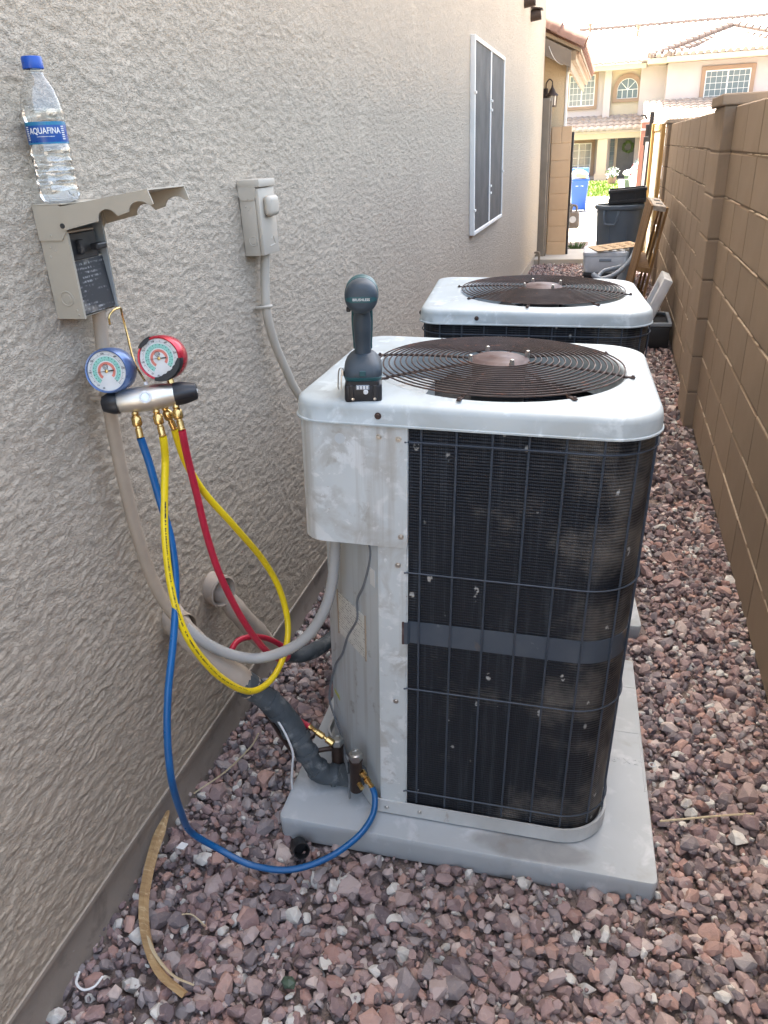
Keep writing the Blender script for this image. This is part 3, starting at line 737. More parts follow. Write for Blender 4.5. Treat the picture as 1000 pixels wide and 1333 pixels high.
# smears of mortar along the bed joints, their paleness a painted highlight
bm = B(); r_ = random.Random(5)
for (xf, ya, yb) in ((0.558, 0.7, 4.42), (0.566, 4.9, 9.2)):
    for r in range(1, 8):
        y = ya
        while y < yb:
            L_ = r_.uniform(.05, .4)
            if r_.random() < (.70 if xf < .56 else .45):
                z = zb0 + r * CH - .0005; t_ = r_.uniform(.0020, .0046)
                a_, b_ = y, min(y + L_, yb)
                k_ = max(2, int((b_ - a_) / .04))
                prev = None
                for i in range(k_ + 1):
                    yy = a_ + (b_ - a_) * i / k_; h_ = t_ * r_.uniform(.5, 1.2) * (.3 if i in (0, k_) else 1)
                    cur = [bm.verts.new((xf + .0048, yy, z - h_)), bm.verts.new((xf - .0012, yy, z - h_ * .4)), bm.verts.new((xf + .0048, yy, z + h_))]
                    if prev:
                        for q in range(2): bm.faces.new((prev[q], cur[q], cur[q + 1], prev[q + 1]))
                    prev = cur
            y += L_ + r_.uniform(0, .1)
o = obj('lit_mortar_smear', bm, 'lit_mortar_smear', near, world=True); o['kind'] = 'stuff'
# ------------------------------------------------------------------ condensers
P1 = dict(loc=(-0.357, 1.290, 0.06), rot=(-0.020, 0.032, 0.040))
P2 = dict(loc=(-0.325, 2.289, 0.045), rot=(0.009, 0.030, 0.100))
def make_pad(label, loc, rot):
    p = thing('equipment_pad', label, 'equipment pad', loc, rot, group='grey pads under the condensers')
    bm = B()
    o = rrect(-.305, -.074, .572, .765, (.014,) * 4, 4)
    lv = [(0.006, -.085), (.002, -.070), (0.0, -.030), (.0, -.0165), (.0015, -.0132), (.005, -.012)]
    rows = []
    cx, cy = .1335, .3455
    for ins, z in lv:
        rows.append([bm.verts.new((x - ins * (1 if x > cx else -1), y - ins * (1 if y > cy else -1), z)) for x, y in o])
    n_ = len(o)
    for a, b_ in zip(rows, rows[1:]):
        for k in range(n_): bm.faces.new((a[k], a[(k + 1) % n_], b_[(k + 1) % n_], b_[k]))
    bm.faces.new(rows[0][::-1]); bm.faces.new(rows[-1])
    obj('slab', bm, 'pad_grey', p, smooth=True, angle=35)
    bm = text_bm('O  36" X 2"  O', .026, .0006); bm.transform(Matrix.Translation((.520, .30, -.0115)) @ Matrix.Rotation(rad(0), 4, 'Z')); obj('moulded_lettering', bm, 'pad_grey', p)
    for lo_, hi_ in (((.478, .415, -.0125), (.566, .419, -.0108)), ((.478, .62, -.0125), (.566, .624, -.0108)), ((.5635, .20, -.0125), (.5665, .41, -.0108))):
        bm = B(); box(bm, lo_, hi_, .0006); obj('moulded_rib', bm, 'pad_grey', p)
    return p
pad = make_pad('near grey pad under the nearer condenser, its front corner bare', **P1)

def corner_parts(a):
    # post, service panel across the cut corner, side and rear panels
    bm = B(); prism(bm, [(-.066, -.006, .02), (-.003, -.006, .02), (-.003, .020, .02), (-.066, .020, .02)], (0, 0, .700))
    bmesh.ops.bevel(bm, geom=[e for e in bm.edges if abs(e.verts[0].co.z - e.verts[1].co.z) > .1], offset=.003, segments=2, affect='EDGES')
    obj('corner_post', bm, 'ac_paint', a, smooth=True)
    bm = B()
    path = [(-.066, .004), (-.075, .013), (-.225, .172), (-.236, .186), (-.239, .205), (-.239, .590)]
    q_ = [[bm.verts.new((x, y, z)) for z in (.010, .200, .45, .74)] for x, y in path] 
    for c0, c1 in zip(q_, q_[1:]):
        for k in range(3): bm.faces.new((c0[k], c1[k], c1[k + 1], c0[k + 1]))
    obj('service_panel', bm, 'ac_grey', a, smooth=True, angle=25)
    # control box with rounded corner
    bm = B()
    o = rrect(-.229, -.008, -.0035, .30, (.052, .003, .003, .003), 8)
    rows = []
    for ins_, z in ((.005, .7145), (0, .717), (0, .985)):
        rows.append([bm.verts.new((x + (ins_ if x < -.1 else -ins_), y + (ins_ if y < .1 else -ins_), z)) for x, y in o])
    for r0, r1 in zip(rows, rows[1:]):
        for k in range(len(o)): bm.faces.new((r0[k], r0[(k + 1) % len(o)], r1[(k + 1) % len(o)], r1[k]))
    bm.faces.new(rows[0][::-1]); bm.faces.new(rows[-1])
    obj('control_box', bm, 'ac_paint', a, smooth=True, angle=30)
    bm = B(); rod(bm, (-.137, -.0086, .942), (-.137, -.0076, .942), .0105, n=24); obj('hole_cover', bm, 'ac_grey', a)
    # screws
    sc = None
    for (x, z, d) in ((-.022, .948, .0095), (-.017, .742, .0095), (-.023, .676, .0075), (-.028, .33, .0075), (-.06, .95, .0095), (-.05, .010, .0115), (.03, .012, .0115)):
        if sc is None:
            bm = B(); lathe(bm, [(0, .0022), (.0032, .002), (.0042, .0), (.0065, 0), (.0068, -.001)], 10, Matrix.Rotation(rad(90), 4, 'X')); sc = obj('screw', bm, 'steel', a, smooth=True); sc.location = (x, -d + .001, z)
        else: mesh_copy(sc, a, (x, -d + .001, z))
    # plates on the chamfer panel
    cd = Vector((-.150, .159, 0)).normalized(); cn = Vector((-cd.y, cd.x, 0)) * 1.0
    cn = Vector((-.159, -.150, 0)).normalized()
    def onpanel(s, z, d=.0012): p = Vector((-.0725, .0105, 0)) + cd * s + cn * d; return Vector((p.x, p.y, z))
    def plate(name, s0, s1, z0, z1, mat, d=.0012):
        bm = B(); prism(bm, [onpanel(s0, z0, .0002), onpanel(s1, z0, .0002), onpanel(s1, z1, .0002), onpanel(s0, z1, .0002)], cn * d); return obj(name, bm, mat, a)
    pl = plate('rating_plate', .052, .186, .391, .506, 'plate_print')
    for s0 in (.050, .184):
        bm = B(); prism(bm, [onpanel(s0, .388, .0002), onpanel(s0 + .004, .388, .0002), onpanel(s0 + .004, .510, .0002), onpanel(s0, .510, .0002)], cn * .0025); obj('plate_edge', bm, 'conduit_tan', pl)
    plate('sticker', .006, .026, .605, .645, 'label_silver')
    bm = B(); prism(bm, [onpanel(.196, .176), onpanel(.222, .186), onpanel(.226, .196), onpanel(.200, .190)], cn * .0008); obj('sticker', bm, 'yellow_tag', a)
def make_ac(label, loc, rot, wrap=False):
    a = thing('condenser', label, 'air conditioner', loc, rot, group='outdoor condenser units in a row')
    # base pan with a cut corner
    o = [(-.072, -.010)] + rrect(-.072, -.010, .470, .606, (0, .112, .06, .03), 10)[1:] + [(-.266, .57), (-.266, .205), (-.25, .185)]
    o = [(-.072, -.010)] + [(x, y) for x, y in rrect(-.2, -.010, .462, .602, (0, .112, .06, .0), 10)[1:-1]] + [(-.262, .602), (-.264, .208), (-.255, .190), (-.100, .012), (-.088, .001)]
    if wrap: o = rrect(-.240, -.012, .462, .602, (.08, .112, .06, .03), 10)
    bm = B(); n_ = len(o)
    outer = [[bm.verts.new((x, y, z)) for x, y in o] for z in (-.006, .032)]
    cx, cy = .12, .3
    inner = [bm.verts.new((cx + (x - cx) * .985, cy + (y - cy) * .985, z)) for (x, y) in o for z in (.032,)]
    floor = [bm.verts.new((cx + (x - cx) * .985, cy + (y - cy) * .985, .004)) for (x, y) in o]
    for r0, r1 in ((outer[0], outer[1]), (outer[1], inner), (inner, floor)):
        for k in range(n_): bm.faces.new((r0[k], r0[(k + 1) % n_], r1[(k + 1) % n_], r1[k]))
    bm.faces.new(floor); bm.faces.new(outer[0][::-1])
    obj('base_pan', bm, 'ac_tray', a)
    # coil wrapped round three sides: outside outline, thickness inward
    if wrap: co = [(-.224, .40)] + rrect(-.224, .002, .451, .588, (.075, .108, .108, 0), 14)[0:-1] + [(-.215, .588)]
    else: co = [(-.004, .002)] + rrect(-.1, .002, .451, .588, (0, .108, .108, 0), 14)[1:-1] + [(-.215, .588)]
    dense = []
    for (p, q) in zip(co, co[1:]):
        p, q = Vector((*p, 0)), Vector((*q, 0)); k_ = max(1, int((q - p).length / .06))
        dense += [p.lerp(q, i / k_) for i in range(k_)]
    dense.append(Vector((*co[-1], 0)))
    def inset(path, d):
        out = []
        for i, p in enumerate(path):
            t = (path[min(i + 1, len(path) - 1)] - path[max(i - 1, 0)]).normalized()
            out.append(p + Vector((-t.y, t.x, 0)) * d)
        return out
    bm = B(); ins = inset(dense, .035); zz = np.linspace(.018, .985, 9)
    Ro = [[bm.verts.new((p.x, p.y, z)) for p in dense] for z in zz]; Ri = [[bm.verts.new((p.x, p.y, z)) for p in ins] for z in (zz[0], zz[-1])]
    for r0, r1 in zip(Ro, Ro[1:]):
        for k in range(len(dense) - 1): bm.faces.new((r0[k], r0[k + 1], r1[k + 1], r1[k]))
    m_ = len(dense)
    for k in range(m_ - 1):
        bm.faces.new((Ri[0][k + 1], Ri[0][k], Ri[1][k], Ri[1][k + 1])); bm.faces.new((Ro[-1][k], Ro[-1][k + 1], Ri[1][k + 1], Ri[1][k])); bm.faces.new((Ro[0][k + 1], Ro[0][k], Ri[0][k], Ri[0][k + 1]))
    obj('coil', bm, 'coil_fins', a, smooth=True)
    # wire guard: verticals follow the wrap, then the level wires
    gp = inset(dense, -.0045)
    L_ = [0]
    for p, q in zip(gp, gp[1:]): L_.append(L_[-1] + (q - p).length)
    def at(s):
        for i in range(len(gp) - 1):
            if L_[i + 1] >= s:
                f = (s - L_[i]) / (L_[i + 1] - L_[i]); return gp[i].lerp(gp[i + 1], f)
        return gp[-1]
    first = None; s = 0.025
    while s < L_[-1] - .02:
        p = at(s)
        if first is None:
            bm = B(); rod(bm, (0, 0, .035), (0, 0, .975), .0024, n=6); first = obj('guard_wire', bm, 'guard_black', a, smooth=True); first.location = p
        else: mesh_copy(first, a, p)
        s += .0668
    for z in (.943, .661, .369, .070):
        bm = B(); tube(bm, ([] if wrap else [Vector((-.010, -.0085, z))]) + [Vector((p.x, p.y, z)) + (Vector((p.x, p.y, 0)) - Vector((q.x, q.y, 0))).normalized() * .003 for p, q in zip(gp, dense)], .0018, 6, smooth_path=False)
        obj('guard_wire', bm, 'guard_black', a, smooth=True)
    # strap round the middle, bent at its end over the post
    sp0, sp1 = inset(dense, -.0022), inset(dense, -.0006)
    if not wrap: sp0 = [Vector((-.012, -.0085, 0)), Vector((-.003, -.0082, 0)), Vector((.002, -.0010, 0))] + sp0
    if not wrap: sp1 = [Vector((-.012, -.0067, 0)), Vector((-.003, -.0066, 0)), Vector((.0015, .0004, 0))] + sp1
    bm = B(); q_ = []
    for (p, p1) in zip(sp0, sp1):
        q_.append([bm.verts.new((p.x, p.y, .487)), bm.verts.new((p.x, p.y, .541)), bm.verts.new((p1.x, p1.y, .541)), bm.verts.new((p1.x, p1.y, .487))])
    for c0, c1 in zip(q_, q_[1:]):
        for k in range(4): bm.faces.new((c0[k], c0[(k + 1) % 4], c1[(k + 1) % 4], c1[k]))
    bm.faces.new(q_[0]); bm.faces.new(q_[-1][::-1])
    obj('strap', bm, 'band_blue', a, smooth=True)
    if not wrap:
     bm = B(); box(bm, (-.0145, -.0092, .486), (-.0095, -.002, .542), .001); obj('strap_end', bm, 'rust_plate', a)
    if not wrap: corner_parts(a)
    else:
        bm = B(); box(bm, (-.222, .42, .02), (-.19, .586, .98), .004, 2); obj('rear_panel', bm, 'ac_paint', a)
    # lid: rounded sheet with a round hole and a rolled lip
    CX, CY, RR = .135, .298, .262
    o = rrect(-.234, -.012, .457, .598, (.062, .105, .10, .06), 14)
    den = []
    for p, q in zip(o, o[1:] + o[:1]):
        p, q = Vector(p), Vector(q); k_ = max(1, int((q - p).length / .02)); den += [p.lerp(q, i / k_) for i in range(k_)]
    ang = [math.atan2(p.y - CY, p.x - CX) for p in den]
    def flare(ins): return [(x, y) for x, y in [((p.x - CX) * (1 - ins / (Vector((p.x - CX, p.y - CY)).length)) + CX, (p.y - CY) * (1 - ins / (Vector((p.x - CX, p.y - CY)).length)) + CY) for p in den]]
    bm = B(); rows = []
    for r_, z in ((RR - .006, .930), (RR - .004, .985), (RR - .002, 1.012), (RR + .002, 1.019), (RR + .010, 1.0215), (RR + .016, 1.0195)):
        rows.append([bm.verts.new((CX + r_ * math.cos(t), CY + r_ * math.sin(t), z)) for t in ang])
    for ins_, z in ((.030, 1.0165), (.012, 1.0150), (.006, 1.0125), (.002, 1.008), (.0, 1.001), (-.002, .978), (-.0045, .9765), (-.0045, .9735), (.004, .9735)):
        rows.append([bm.verts.new((x, y, z)) for x, y in flare(ins_)])
    k_ = len(den)
    for r0, r1 in zip(rows, rows[1:]):
        for k in range(k_): bm.faces.new((r0[k], r0[(k + 1) % k_], r1[(k + 1) % k_], r1[k]))
    lid = obj('lid', bm, 'ac_top', a, smooth=True, angle=50)
    for (x, y, z, rz) in ((.408, .020, .994, 35), (-.06, -.014, .993, 0), (-.238, .06, .993, -90)):
        bm = B(); lathe(bm, [(0, .0025), (.0035, .002), (.0045, .0), (.0065, 0), (.007, -.002)], 10, Matrix.Translation((x, y, z)) @ Matrix.Rotation(rad(rz), 4, 'Z') @ Matrix.Rotation(rad(90), 4, 'X')); obj('screw', bm, 'steel' if rz == 35 else 'rust', lid, smooth=True)
    # fan guard
    gz = 1.028
    ring_r = [.0775 + i * .0123 for i in range(16)]
    hub = Vector((CX, CY, gz))
    for i, r_ in enumerate(ring_r):
        bm = B(); z = gz + .012 * (1 - (r_ / .27) ** 2)
        tube(bm, [(CX + r_ * math.cos(2 * math.pi * k / 64), CY + r_ * math.sin(2 * math.pi * k / 64), z) for k in range(65)], .0018, 5, smooth_path=False, caps=False)
        bmesh.ops.remove_doubles(bm, verts=bm.verts, dist=.0002)
        obj('guard_ring', bm, 'rust', a, smooth=True)
    for k in range(8):
        t = math.radians(-100 + 45 * k); e = Vector((math.cos(t), math.sin(t), 0)); sd_ = Vector((-e.y, e.x, 0))
        bm = B(); pts = [hub + e * .055 + Vector((0, 0, .006)), hub + e * .16 + Vector((0, 0, .003)), hub + e * .262 + Vector((0, 0, -.004))]
        tube(bm, pts, .0030, 6, 3)
        c_ = hub + e * .276
        box(bm, (-.018, -.0045, -.002), (.008, .0045, .0018), .001, 1, Matrix.Translation(c_ + Vector((0, 0, -.0055))) @ Matrix.Rotation(t, 4, 'Z'))
        lathe(bm, [(0, .0035), (.0028, .003), (.0035, 0)], 8, Matrix.Translation(hub + e * .279 + Vector((0, 0, -.004))))
        obj('guard_spoke', bm, 'rust', a, smooth=True)
    bm = B(); lathe(bm, [(0, .0165), (.020, .0160), (.022, .0145), (.050, .0138), (.055, .012), (.064, .008), (.066, .003), (.06, .0)], 40, Matrix.Translation(hub)); hb = obj('guard_hub', bm, 'rust_plate', a, smooth=True)
    for k in range(4):
        t = math.radians(28 + 90 * k); c_ = hub + Vector((.066 * math.cos(t), .066 * math.sin(t), .006)); bm = B(); rod(bm, c_, c_ + Vector((0, 0, .010)), .0055, n=6); lathe(bm, [(.0045, .010), (.0042, .016), (0, .018)], 8, Matrix.Translation(c_)); obj('nut', bm, 'steel', hb, smooth=True)
    # fan and motor below
    bm = B(); rod(bm, (CX, CY, .86), (CX, CY, 1.018), .058, n=24); obj('motor', bm, 'fan_dark', a, smooth=True)
    for k in range(3):
        t = k * 2.094 + .4; bm = B(); pts = []
        for (r_, dt0, dt1, z0_, z1_) in ((.05, -.3, .3, .93, .905), (.15, -.42, .42, .945, .885), (.245, -.38, .50, .95, .885)):
            pts.append((Vector((CX + r_ * math.cos(t + dt0), CY + r_ * math.sin(t + dt0), z0_)), Vector((CX + r_ * math.cos(t + dt1), CY + r_ * math.sin(t + dt1), z1_))))
        va = [[bm.verts.new(p), bm.verts.new(q), bm.verts.new(q - Vector((0, 0, .003))), bm.verts.new(p - Vector((0, 0, .003)))] for p, q in pts]
        for c0, c1 in zip(va, va[1:]):
            for q in range(4): bm.faces.new((c0[q], c0[(q + 1) % 4], c1[(q + 1) % 4], c1[q]))
        bm.faces.new(va[0]); bm.faces.new(va[-1][::-1]); obj('fan_blade', bm, 'fan_dark', a)
    return a
ac1 = make_ac('nearer white condenser with a cordless driver standing on its lid', **P1)
pad2 = dup(pad, (P2['loc'][0] - .035, P2['loc'][1], P2['loc'][2]), P2['rot'], 'far grey pad under the farther condenser')
ac2 = make_ac('farther white condenser, behind the one carrying the driver', **P2, wrap=True)
T1 = MW[ac1.name]
# service valves and low voltage wire on the near unit only
def valve(name, x, y, port_dir, label, top):
    bm = B(); rod(bm, (x, y, .040), (x, y, top - .022), .0155, n=14); rod(bm, (x, y, top - .022), (x, y, top - .016), .0170, n=14)
    v_ = obj(name, bm, 'copper_dark', ac1, smooth=True, label=label)
    bm = B(); rod(bm, (x, y, top - .016), (x, y, top), .0165, n=6); lathe(bm, [(.0145, top), (.010, top + .002), (.008, top - .004), (0, top - .004)], 12, Matrix.Translation((x, y, 0))); obj('cap', bm, 'steel', v_, smooth=True)
    d = Vector(port_dir).normalized(); p = Vector((x, y, .072))
    bm = B(); rod(bm, p, p + d * .03, .006, n=10); obj('port', bm, 'brass', v_, smooth=True)
    return v_
valve('service_valve', -.128, .002, (.75, -.8, -.15), 'dark vapour service valve with a steel cap', .152)
valve('service_valve', -.197, .078, (-.4, -.2, .6), 'dark liquid service valve behind the insulated pipe', .118)
cw = [(-.101, .038, .716), (-.089, .027, .677), (-.110, .048, .591), (-.133, .071, .534), (-.135, .073, .482), (-.169, .109, .406), (-.191, .132, .338), (-.223, .166, .268), (-.250, .194, .150), (-.226, .162, .108), (-.202, .139, .067), (-.172, .064, .067), (-.147, .009, .062), (-.1475, .006, .035), (-.1475, .007, .002)]
bm = B(); tube(bm, cw, .0030, 6, 6); obj('control_wire', bm, 'wire_grey', ac1, smooth=True)

# ------------------------------------------------------------------ disconnect boxes on the wall
bx = thing('disconnect_box', 'open tan disconnect box with a bottle standing on its hood', 'electrical box', (-0.925, 1.205, 1.26), group='electrical disconnects on the stucco wall')
x0, x1, ya, yb, za, zb = -.925, -.870, 1.155, 1.262, 1.257, 1.440
bm = B(); t_ = .0016
box(bm, (x0, ya, za), (x0 + t_, yb, zb)); box(bm, (x0 + t_, ya, za), (x1, ya + t_, zb - .002)); box(bm, (x0 + t_, yb - t_, za), (x1, yb, zb - .002)); box(bm, (x0 + t_, ya + t_, za), (x1 - .012, yb - t_, za + t_))
prism(bm, [(x1, ya + t_, za), (x1, ya + .005, za), (x1, ya + .005, 1.40), (x1, ya + t_, 1.40)], (-.0016, 0, 0))
obj('enclosure', bm, 'box_tan', bx, world=True)
bm = B(); box(bm, (x0 + .002, ya + .002, za + .002), (x0 + .004, yb - .002, zb - .01)); box(bm, (x0 + .004, yb - .0036, za + .003), (x1 - .001, yb - .0018, zb - .01)); box(bm, (x0 + .004, ya + .0018, za + .003), (x1 - .002, ya + .0034, zb - .01)); obj('lining', bm, 'box_inside', bx, world=True)
bm = B()
hood = [(x0, ya - .003, 1.443), (x0 + .05, ya - .003, 1.443), (x1 + .003, ya - .003, 1.438), (x1 + .004, ya - .003, 1.405), (x1 - .010, ya - .003, 1.388), (x0, ya - .003, 1.388)]
prism(bm, hood, (0, .0025, 0)); prism(bm, [(x, y + (yb - ya) + .0035, z) for x, y, z in hood], (0, .0025, 0))
box(bm, (x0, ya - .003, 1.443), (x1 + .003, yb + .003, 1.4455), .001)
obj('hood', bm, 'box_tan', bx, world=True)
# raised cover: tray with two notched side flanges
cv = B(); hx, hz = -.868, 1.418
cd_ = Vector((.205, 0, .034)).normalized(); cu_ = Vector((-.17, 0, .985)).normalized()
def cvp(s, h, y): p = Vector((hx, y, hz)) + cd_ * s + cu_ * h; return (p.x, p.y, p.z)
def flange(y):
    pts = [(-.006, -.014), (.020, -.013)] + [(.066, -.012)] + [(.084 - .018 * math.cos(math.pi * k / 8), -.012 + .015 * math.sin(math.pi * k / 8)) for k in range(1, 8)] + [(.104, -.011), (.126, -.009)]
    pts += [(.146 - .019 * math.cos(math.pi * k / 8), -.009 + .012 * math.sin(math.pi * k / 8)) for k in range(1, 8)] + [(.169, -.007), (.174, -.006), (.171, .015), (.0, .021)]
    prism(cv, [cvp(s, h, y) for s, h in pts], (0, .0018, 0))
flange(ya - .0055); flange(yb + .004)
prism(cv, [cvp(0, .021, ya - .0055), cvp(.171, .015, ya - .0055), cvp(.171, .015, yb + .0058), cvp(0, .021, yb + .0058)], tuple(cu_ * .0018))
obj('cover', cv, 'box_tan', bx, world=True, label='raised cover with two half round notches in each side')
bm = B(); rod(bm, (x1 - .001, ya - .0072, 1.411), (x1 - .001, ya - .0050, 1.411), .0042, n=12); obj('hinge_pin', bm, 'ink', bx, world=True)
bm = B(); box(bm, (-.915, 1.166, 1.352), (-.880, 1.246, 1.396), .002, 2); box(bm, (-.880, 1.185, 1.362), (-.870, 1.196, 1.386), .002, 1); br = obj('breaker', bm, 'breaker_black', bx, world=True)
bm = B(); box(bm, (-.872, 1.212, 1.366), (-.856, 1.242, 1.377), .003, 2); obj('toggle', bm, 'plastic_black', br, world=True)
bm = B(); box(bm, (-.912, 1.163, 1.398), (-.874, 1.235, 1.401), .0005); obj('bracket', bm, 'conduit_tan', bx, world=True)
bm = B(); prism(bm, [(-.878, 1.162, 1.262), (-.874, 1.257, 1.262), (-.882, 1.257, 1.352), (-.886, 1.162, 1.350)], (-.0015, 0, 0)); sh = obj('instruction_sheet', bm, 'sheet_print', bx, world=True)
bm = B(); prism(bm, [(-.886, 1.162, 1.350), (-.882, 1.257, 1.352), (-.908, 1.255, 1.356), (-.908, 1.164, 1.354)], (0, 0, .002)); obj('sheet_top', bm, 'box_tan', sh, world=True)
def knockout(parent, c, axis, r, mat, name='knockout'):
    bm = B(); R_ = {'-y': Matrix.Rotation(rad(90), 4, 'X')}[axis]
    lathe(bm, [(r, 0), (r - .0008, .0012), (r - .002, .0012), (r - .0028, 0), (r - .0055, 0), (r - .0063, .001), (0, .001)], 24, Matrix.Translation(c) @ R_); return obj(name, bm, mat, parent, world=True, smooth=True)
knockout(bx, (-.897, ya - .0002, 1.292), '-y', .0135, 'box_tan')
for (xx, zz) in ((-.908, 1.377), (-.899, 1.371), (-.912, 1.362), (-.90, 1.396), (-.882, 1.272), (-.880, 1.264)):
    bm = B(); lathe(bm, [(.0022, 0), (.0012, .0012), (0, .0014)], 10, Matrix.Translation((xx, ya - (.003 if zz > 1.39 else .0002), zz)) @ Matrix.Rotation(rad(90), 4, 'X')); obj('dimple', bm, 'box_tan', bx, world=True, smooth=True)

b2 = thing('disconnect_box', 'closed tan disconnect box with a rounded bump on its cover', 'electrical box', (-0.925, 1.99, 1.27), group='electrical disconnects on the stucco wall')
x0, x1, ya, yb, za, zb = -.925, -.868, 1.945, 2.045, 1.262, 1.446
bm = B(); box(bm, (x0, ya, za), (x1 - .012, yb, zb), .0025, 2); obj('enclosure', bm, 'box_grey', b2, world=True, smooth=True)
bm = B(); box(bm, (x1 - .0115, ya - .002, za + .001), (x1, yb + .002, zb - .018), .003, 2); obj('cover', bm, 'box_grey', b2, world=True, smooth=True)
bm = B(); box(bm, (x0, ya - .004, zb - .016), (x1 + .005, yb + .004, zb + .003), .003, 2); prism(bm, [(x0 + .001, ya - .0035, zb - .012), (x1 - .008, ya - .0035, zb - .012), (x1 - .008, ya - .0035, zb - .036), (x1 - .014, ya - .0035, zb - .046), (x0 + .008, ya - .0035, zb - .046), (x0 + .001, ya - .0035, zb - .038)], (0, .003, 0)); obj('hood', bm, 'box_grey', b2, world=True, smooth=True)
bm = B(); box(bm, (x1 - .001, ya + .018, zb - .088), (x1 + .022, yb - .016, zb - .036), .013, 5); obj('bump', bm, 'box_grey', b2, world=True, smooth=True)
knockout(b2, (-.897, ya - .0002, 1.300), '-y', .0135, 'box_grey')
for (xx, zz) in ((-.908, 1.385), (-.895, 1.383), (-.901, 1.378), (-.897, 1.403)):
    bm = B(); lathe(bm, [(.0022, 0), (.0012, .0012), (0, .0014)], 10, Matrix.Translation((xx, ya - (.0036 if zz > 1.40 else .0002), zz)) @ Matrix.Rotation(rad(90), 4, 'X')); obj('dimple', bm, 'box_grey', b2, world=True, smooth=True)
bm = B()
for (p, q) in (((x1 + .0004, 1.985, 1.283), (x1 + .0004, 2.022, 1.286)), ((x1 + .0004, 2.022, 1.286), (x1 + .0004, 2.008, 1.308)), ((x1 + .0004, 2.008, 1.308), (x1 + .0004, 1.998, 1.300))): rod(bm, p, q, .0013, n=6)
obj('embossed_mark', bm, 'box_grey', b2, world=True)

# conduits
def ribbed(r, n, amp): return lambda t, i: r * (1 + (amp if i % 2 else 0))
c1 = thing('flexible_conduit', 'tan flexible conduit dropping from the open box and sweeping up to the nearer condenser', 'conduit', (-0.897, 1.236, 1.24))
pts1 = [(-0.897, 1.2363, 1.262), (-0.8985, 1.2285, 1.20), (-0.90, 1.221, 1.150), (-0.90, 1.2107, 1.0542), (-0.90, 1.2092, 0.9334), (-0.895, 1.2108, 0.7938), (-0.88, 1.2191, 0.6633)]
pts2 = [(-0.88, 1.2191, 0.6633), (-0.84, 1.2335, 0.5656), (-0.78, 1.2605, 0.491), (-0.71, 1.2864, 0.4593), (-0.64, 1.3057, 0.4754), (-0.585, 1.3194, 0.5161), (-0.545, 1.3358, 0.5788), (-0.525, 1.3521, 0.6511), (-0.518, 1.3728, 0.7486), (-.518, 1.378, .785)]
full = spline(pts1[:-1] + pts2, 24)
cut_i = min(range(len(full)), key=lambda i: (full[i] - Vector(pts2[1])).length)
bm = B(); tube(bm, full[:cut_i + 1], ribbed(.0126, 0, .06), 12, smooth_path=False); obj('upper_run', bm, 'conduit_tan', c1, world=True, smooth=True, angle=70)
bm = B(); tube(bm, full[cut_i:], ribbed(.0117, 0, .11), 12, smooth_path=False); obj('lower_run', bm, 'conduit_grey', c1, world=True, smooth=True, angle=70)
bm = B(); tube(bm, [(-.925, 1.196, 1.098), (-.895, 1.196, 1.100), (-.8815, 1.213, 1.100), (-.895, 1.231, 1.100), (-.925, 1.231, 1.100)], .004, 6, 5); obj('clamp', bm, 'conduit_tan', c1, world=True, smooth=True)
c2 = thing('conduit', 'smooth grey conduit curving down from the closed box behind the nearer condenser', 'conduit', (-0.895, 2.008, 1.25))
bm = B(); tube(bm, [(-0.893, 2.0065, 1.27), (-0.895, 2.0045, 1.2551), (-0.90, 1.9971, 1.1917), (-0.90, 1.9852, 1.1104), (-0.895, 2.0039, 1.0201), (-0.88, 2.032, 0.9346), (-0.86, 2.0594, 0.8524), (-0.80, 2.12, 0.72), (-.70, 2.24, .62), (-.60, 2.34, .66), (-.56, 2.38, .80)], .0128, 12, 8); obj('pipe', bm, 'box_grey', c2, world=True, smooth=True)
bm = B(); tube(bm, [(-.925, 1.968, 1.122), (-.90, 1.970, 1.124), (-.885, 1.986, 1.124), (-.90, 2.003, 1.124), (-.925, 2.004, 1.124)], .0045, 6, 5); obj('clamp', bm, 'box_grey', c2, world=True, smooth=True)
# refrigerant lines
l1 = thing('refrigerant_line', 'insulated pipe, tan at the wall and black near the nearer condenser', 'pipe', (-0.93, 1.319, 0.529))
def lumpy(r, seed):
    q = random.Random(seed); ph = [q.uniform(0, 6.28) for _ in range(3)]
    return lambda t, i: r * (1 + .07 * math.sin(9 * t + ph[0]) + .05 * math.sin(23 * t + ph[1]) + .03 * math.sin(51 * t + ph[2]))
bm = B(); tube(bm, [(-0.945, 1.33, 0.535), (-0.87, 1.2736, 0.52), (-0.80, 1.269, 0.4517), (-0.745, 1.2897, 0.3828), (-0.728, 1.298, 0.360)], lumpy(.0285, 1), 14, 8); obj('tan_wrap', bm, 'insul_tan', l1, world=True, smooth=True)
bm = B(); tube(bm, [(-0.750, 1.2885, 0.388), (-0.745, 1.2897, 0.3828), (-0.705, 1.3056, 0.3314), (-0.67, 1.324, 0.2662), (-0.635, 1.3211, 0.2028), (-0.61, 1.3197, 0.1396), (-0.585, 1.3255, 0.0989), (-0.55, 1.34, 0.0874), (-0.515, 1.335, 0.098), (-.488, 1.318, .118)], lumpy(.0275, 2), 14, 8); obj('black_wrap', bm, 'insul_black', l1, world=True, smooth=True)
for (p, q) in (((-.683, 1.317, .291), (-.677, 1.320, .279)), ((-.640, 1.3212, .212), (-.634, 1.321, .200)), ((-.622, 1.320, .170), (-.618, 1.3198, .158)), ((-.565, 1.334, .090), (-.556, 1.338, .088)), ((-.655, 1.3225, .238), (-.648, 1.3215, .224)), ((-.600, 1.321, .118), (-.594, 1.323, .110)), ((-.70, 1.308, .325), (-.694, 1.311, .316))):
    bm = B(); rod(bm, p, q, .0292, .0306, n=16); obj('tape_wrap', bm, 'insul_black', l1, world=True, smooth=True)
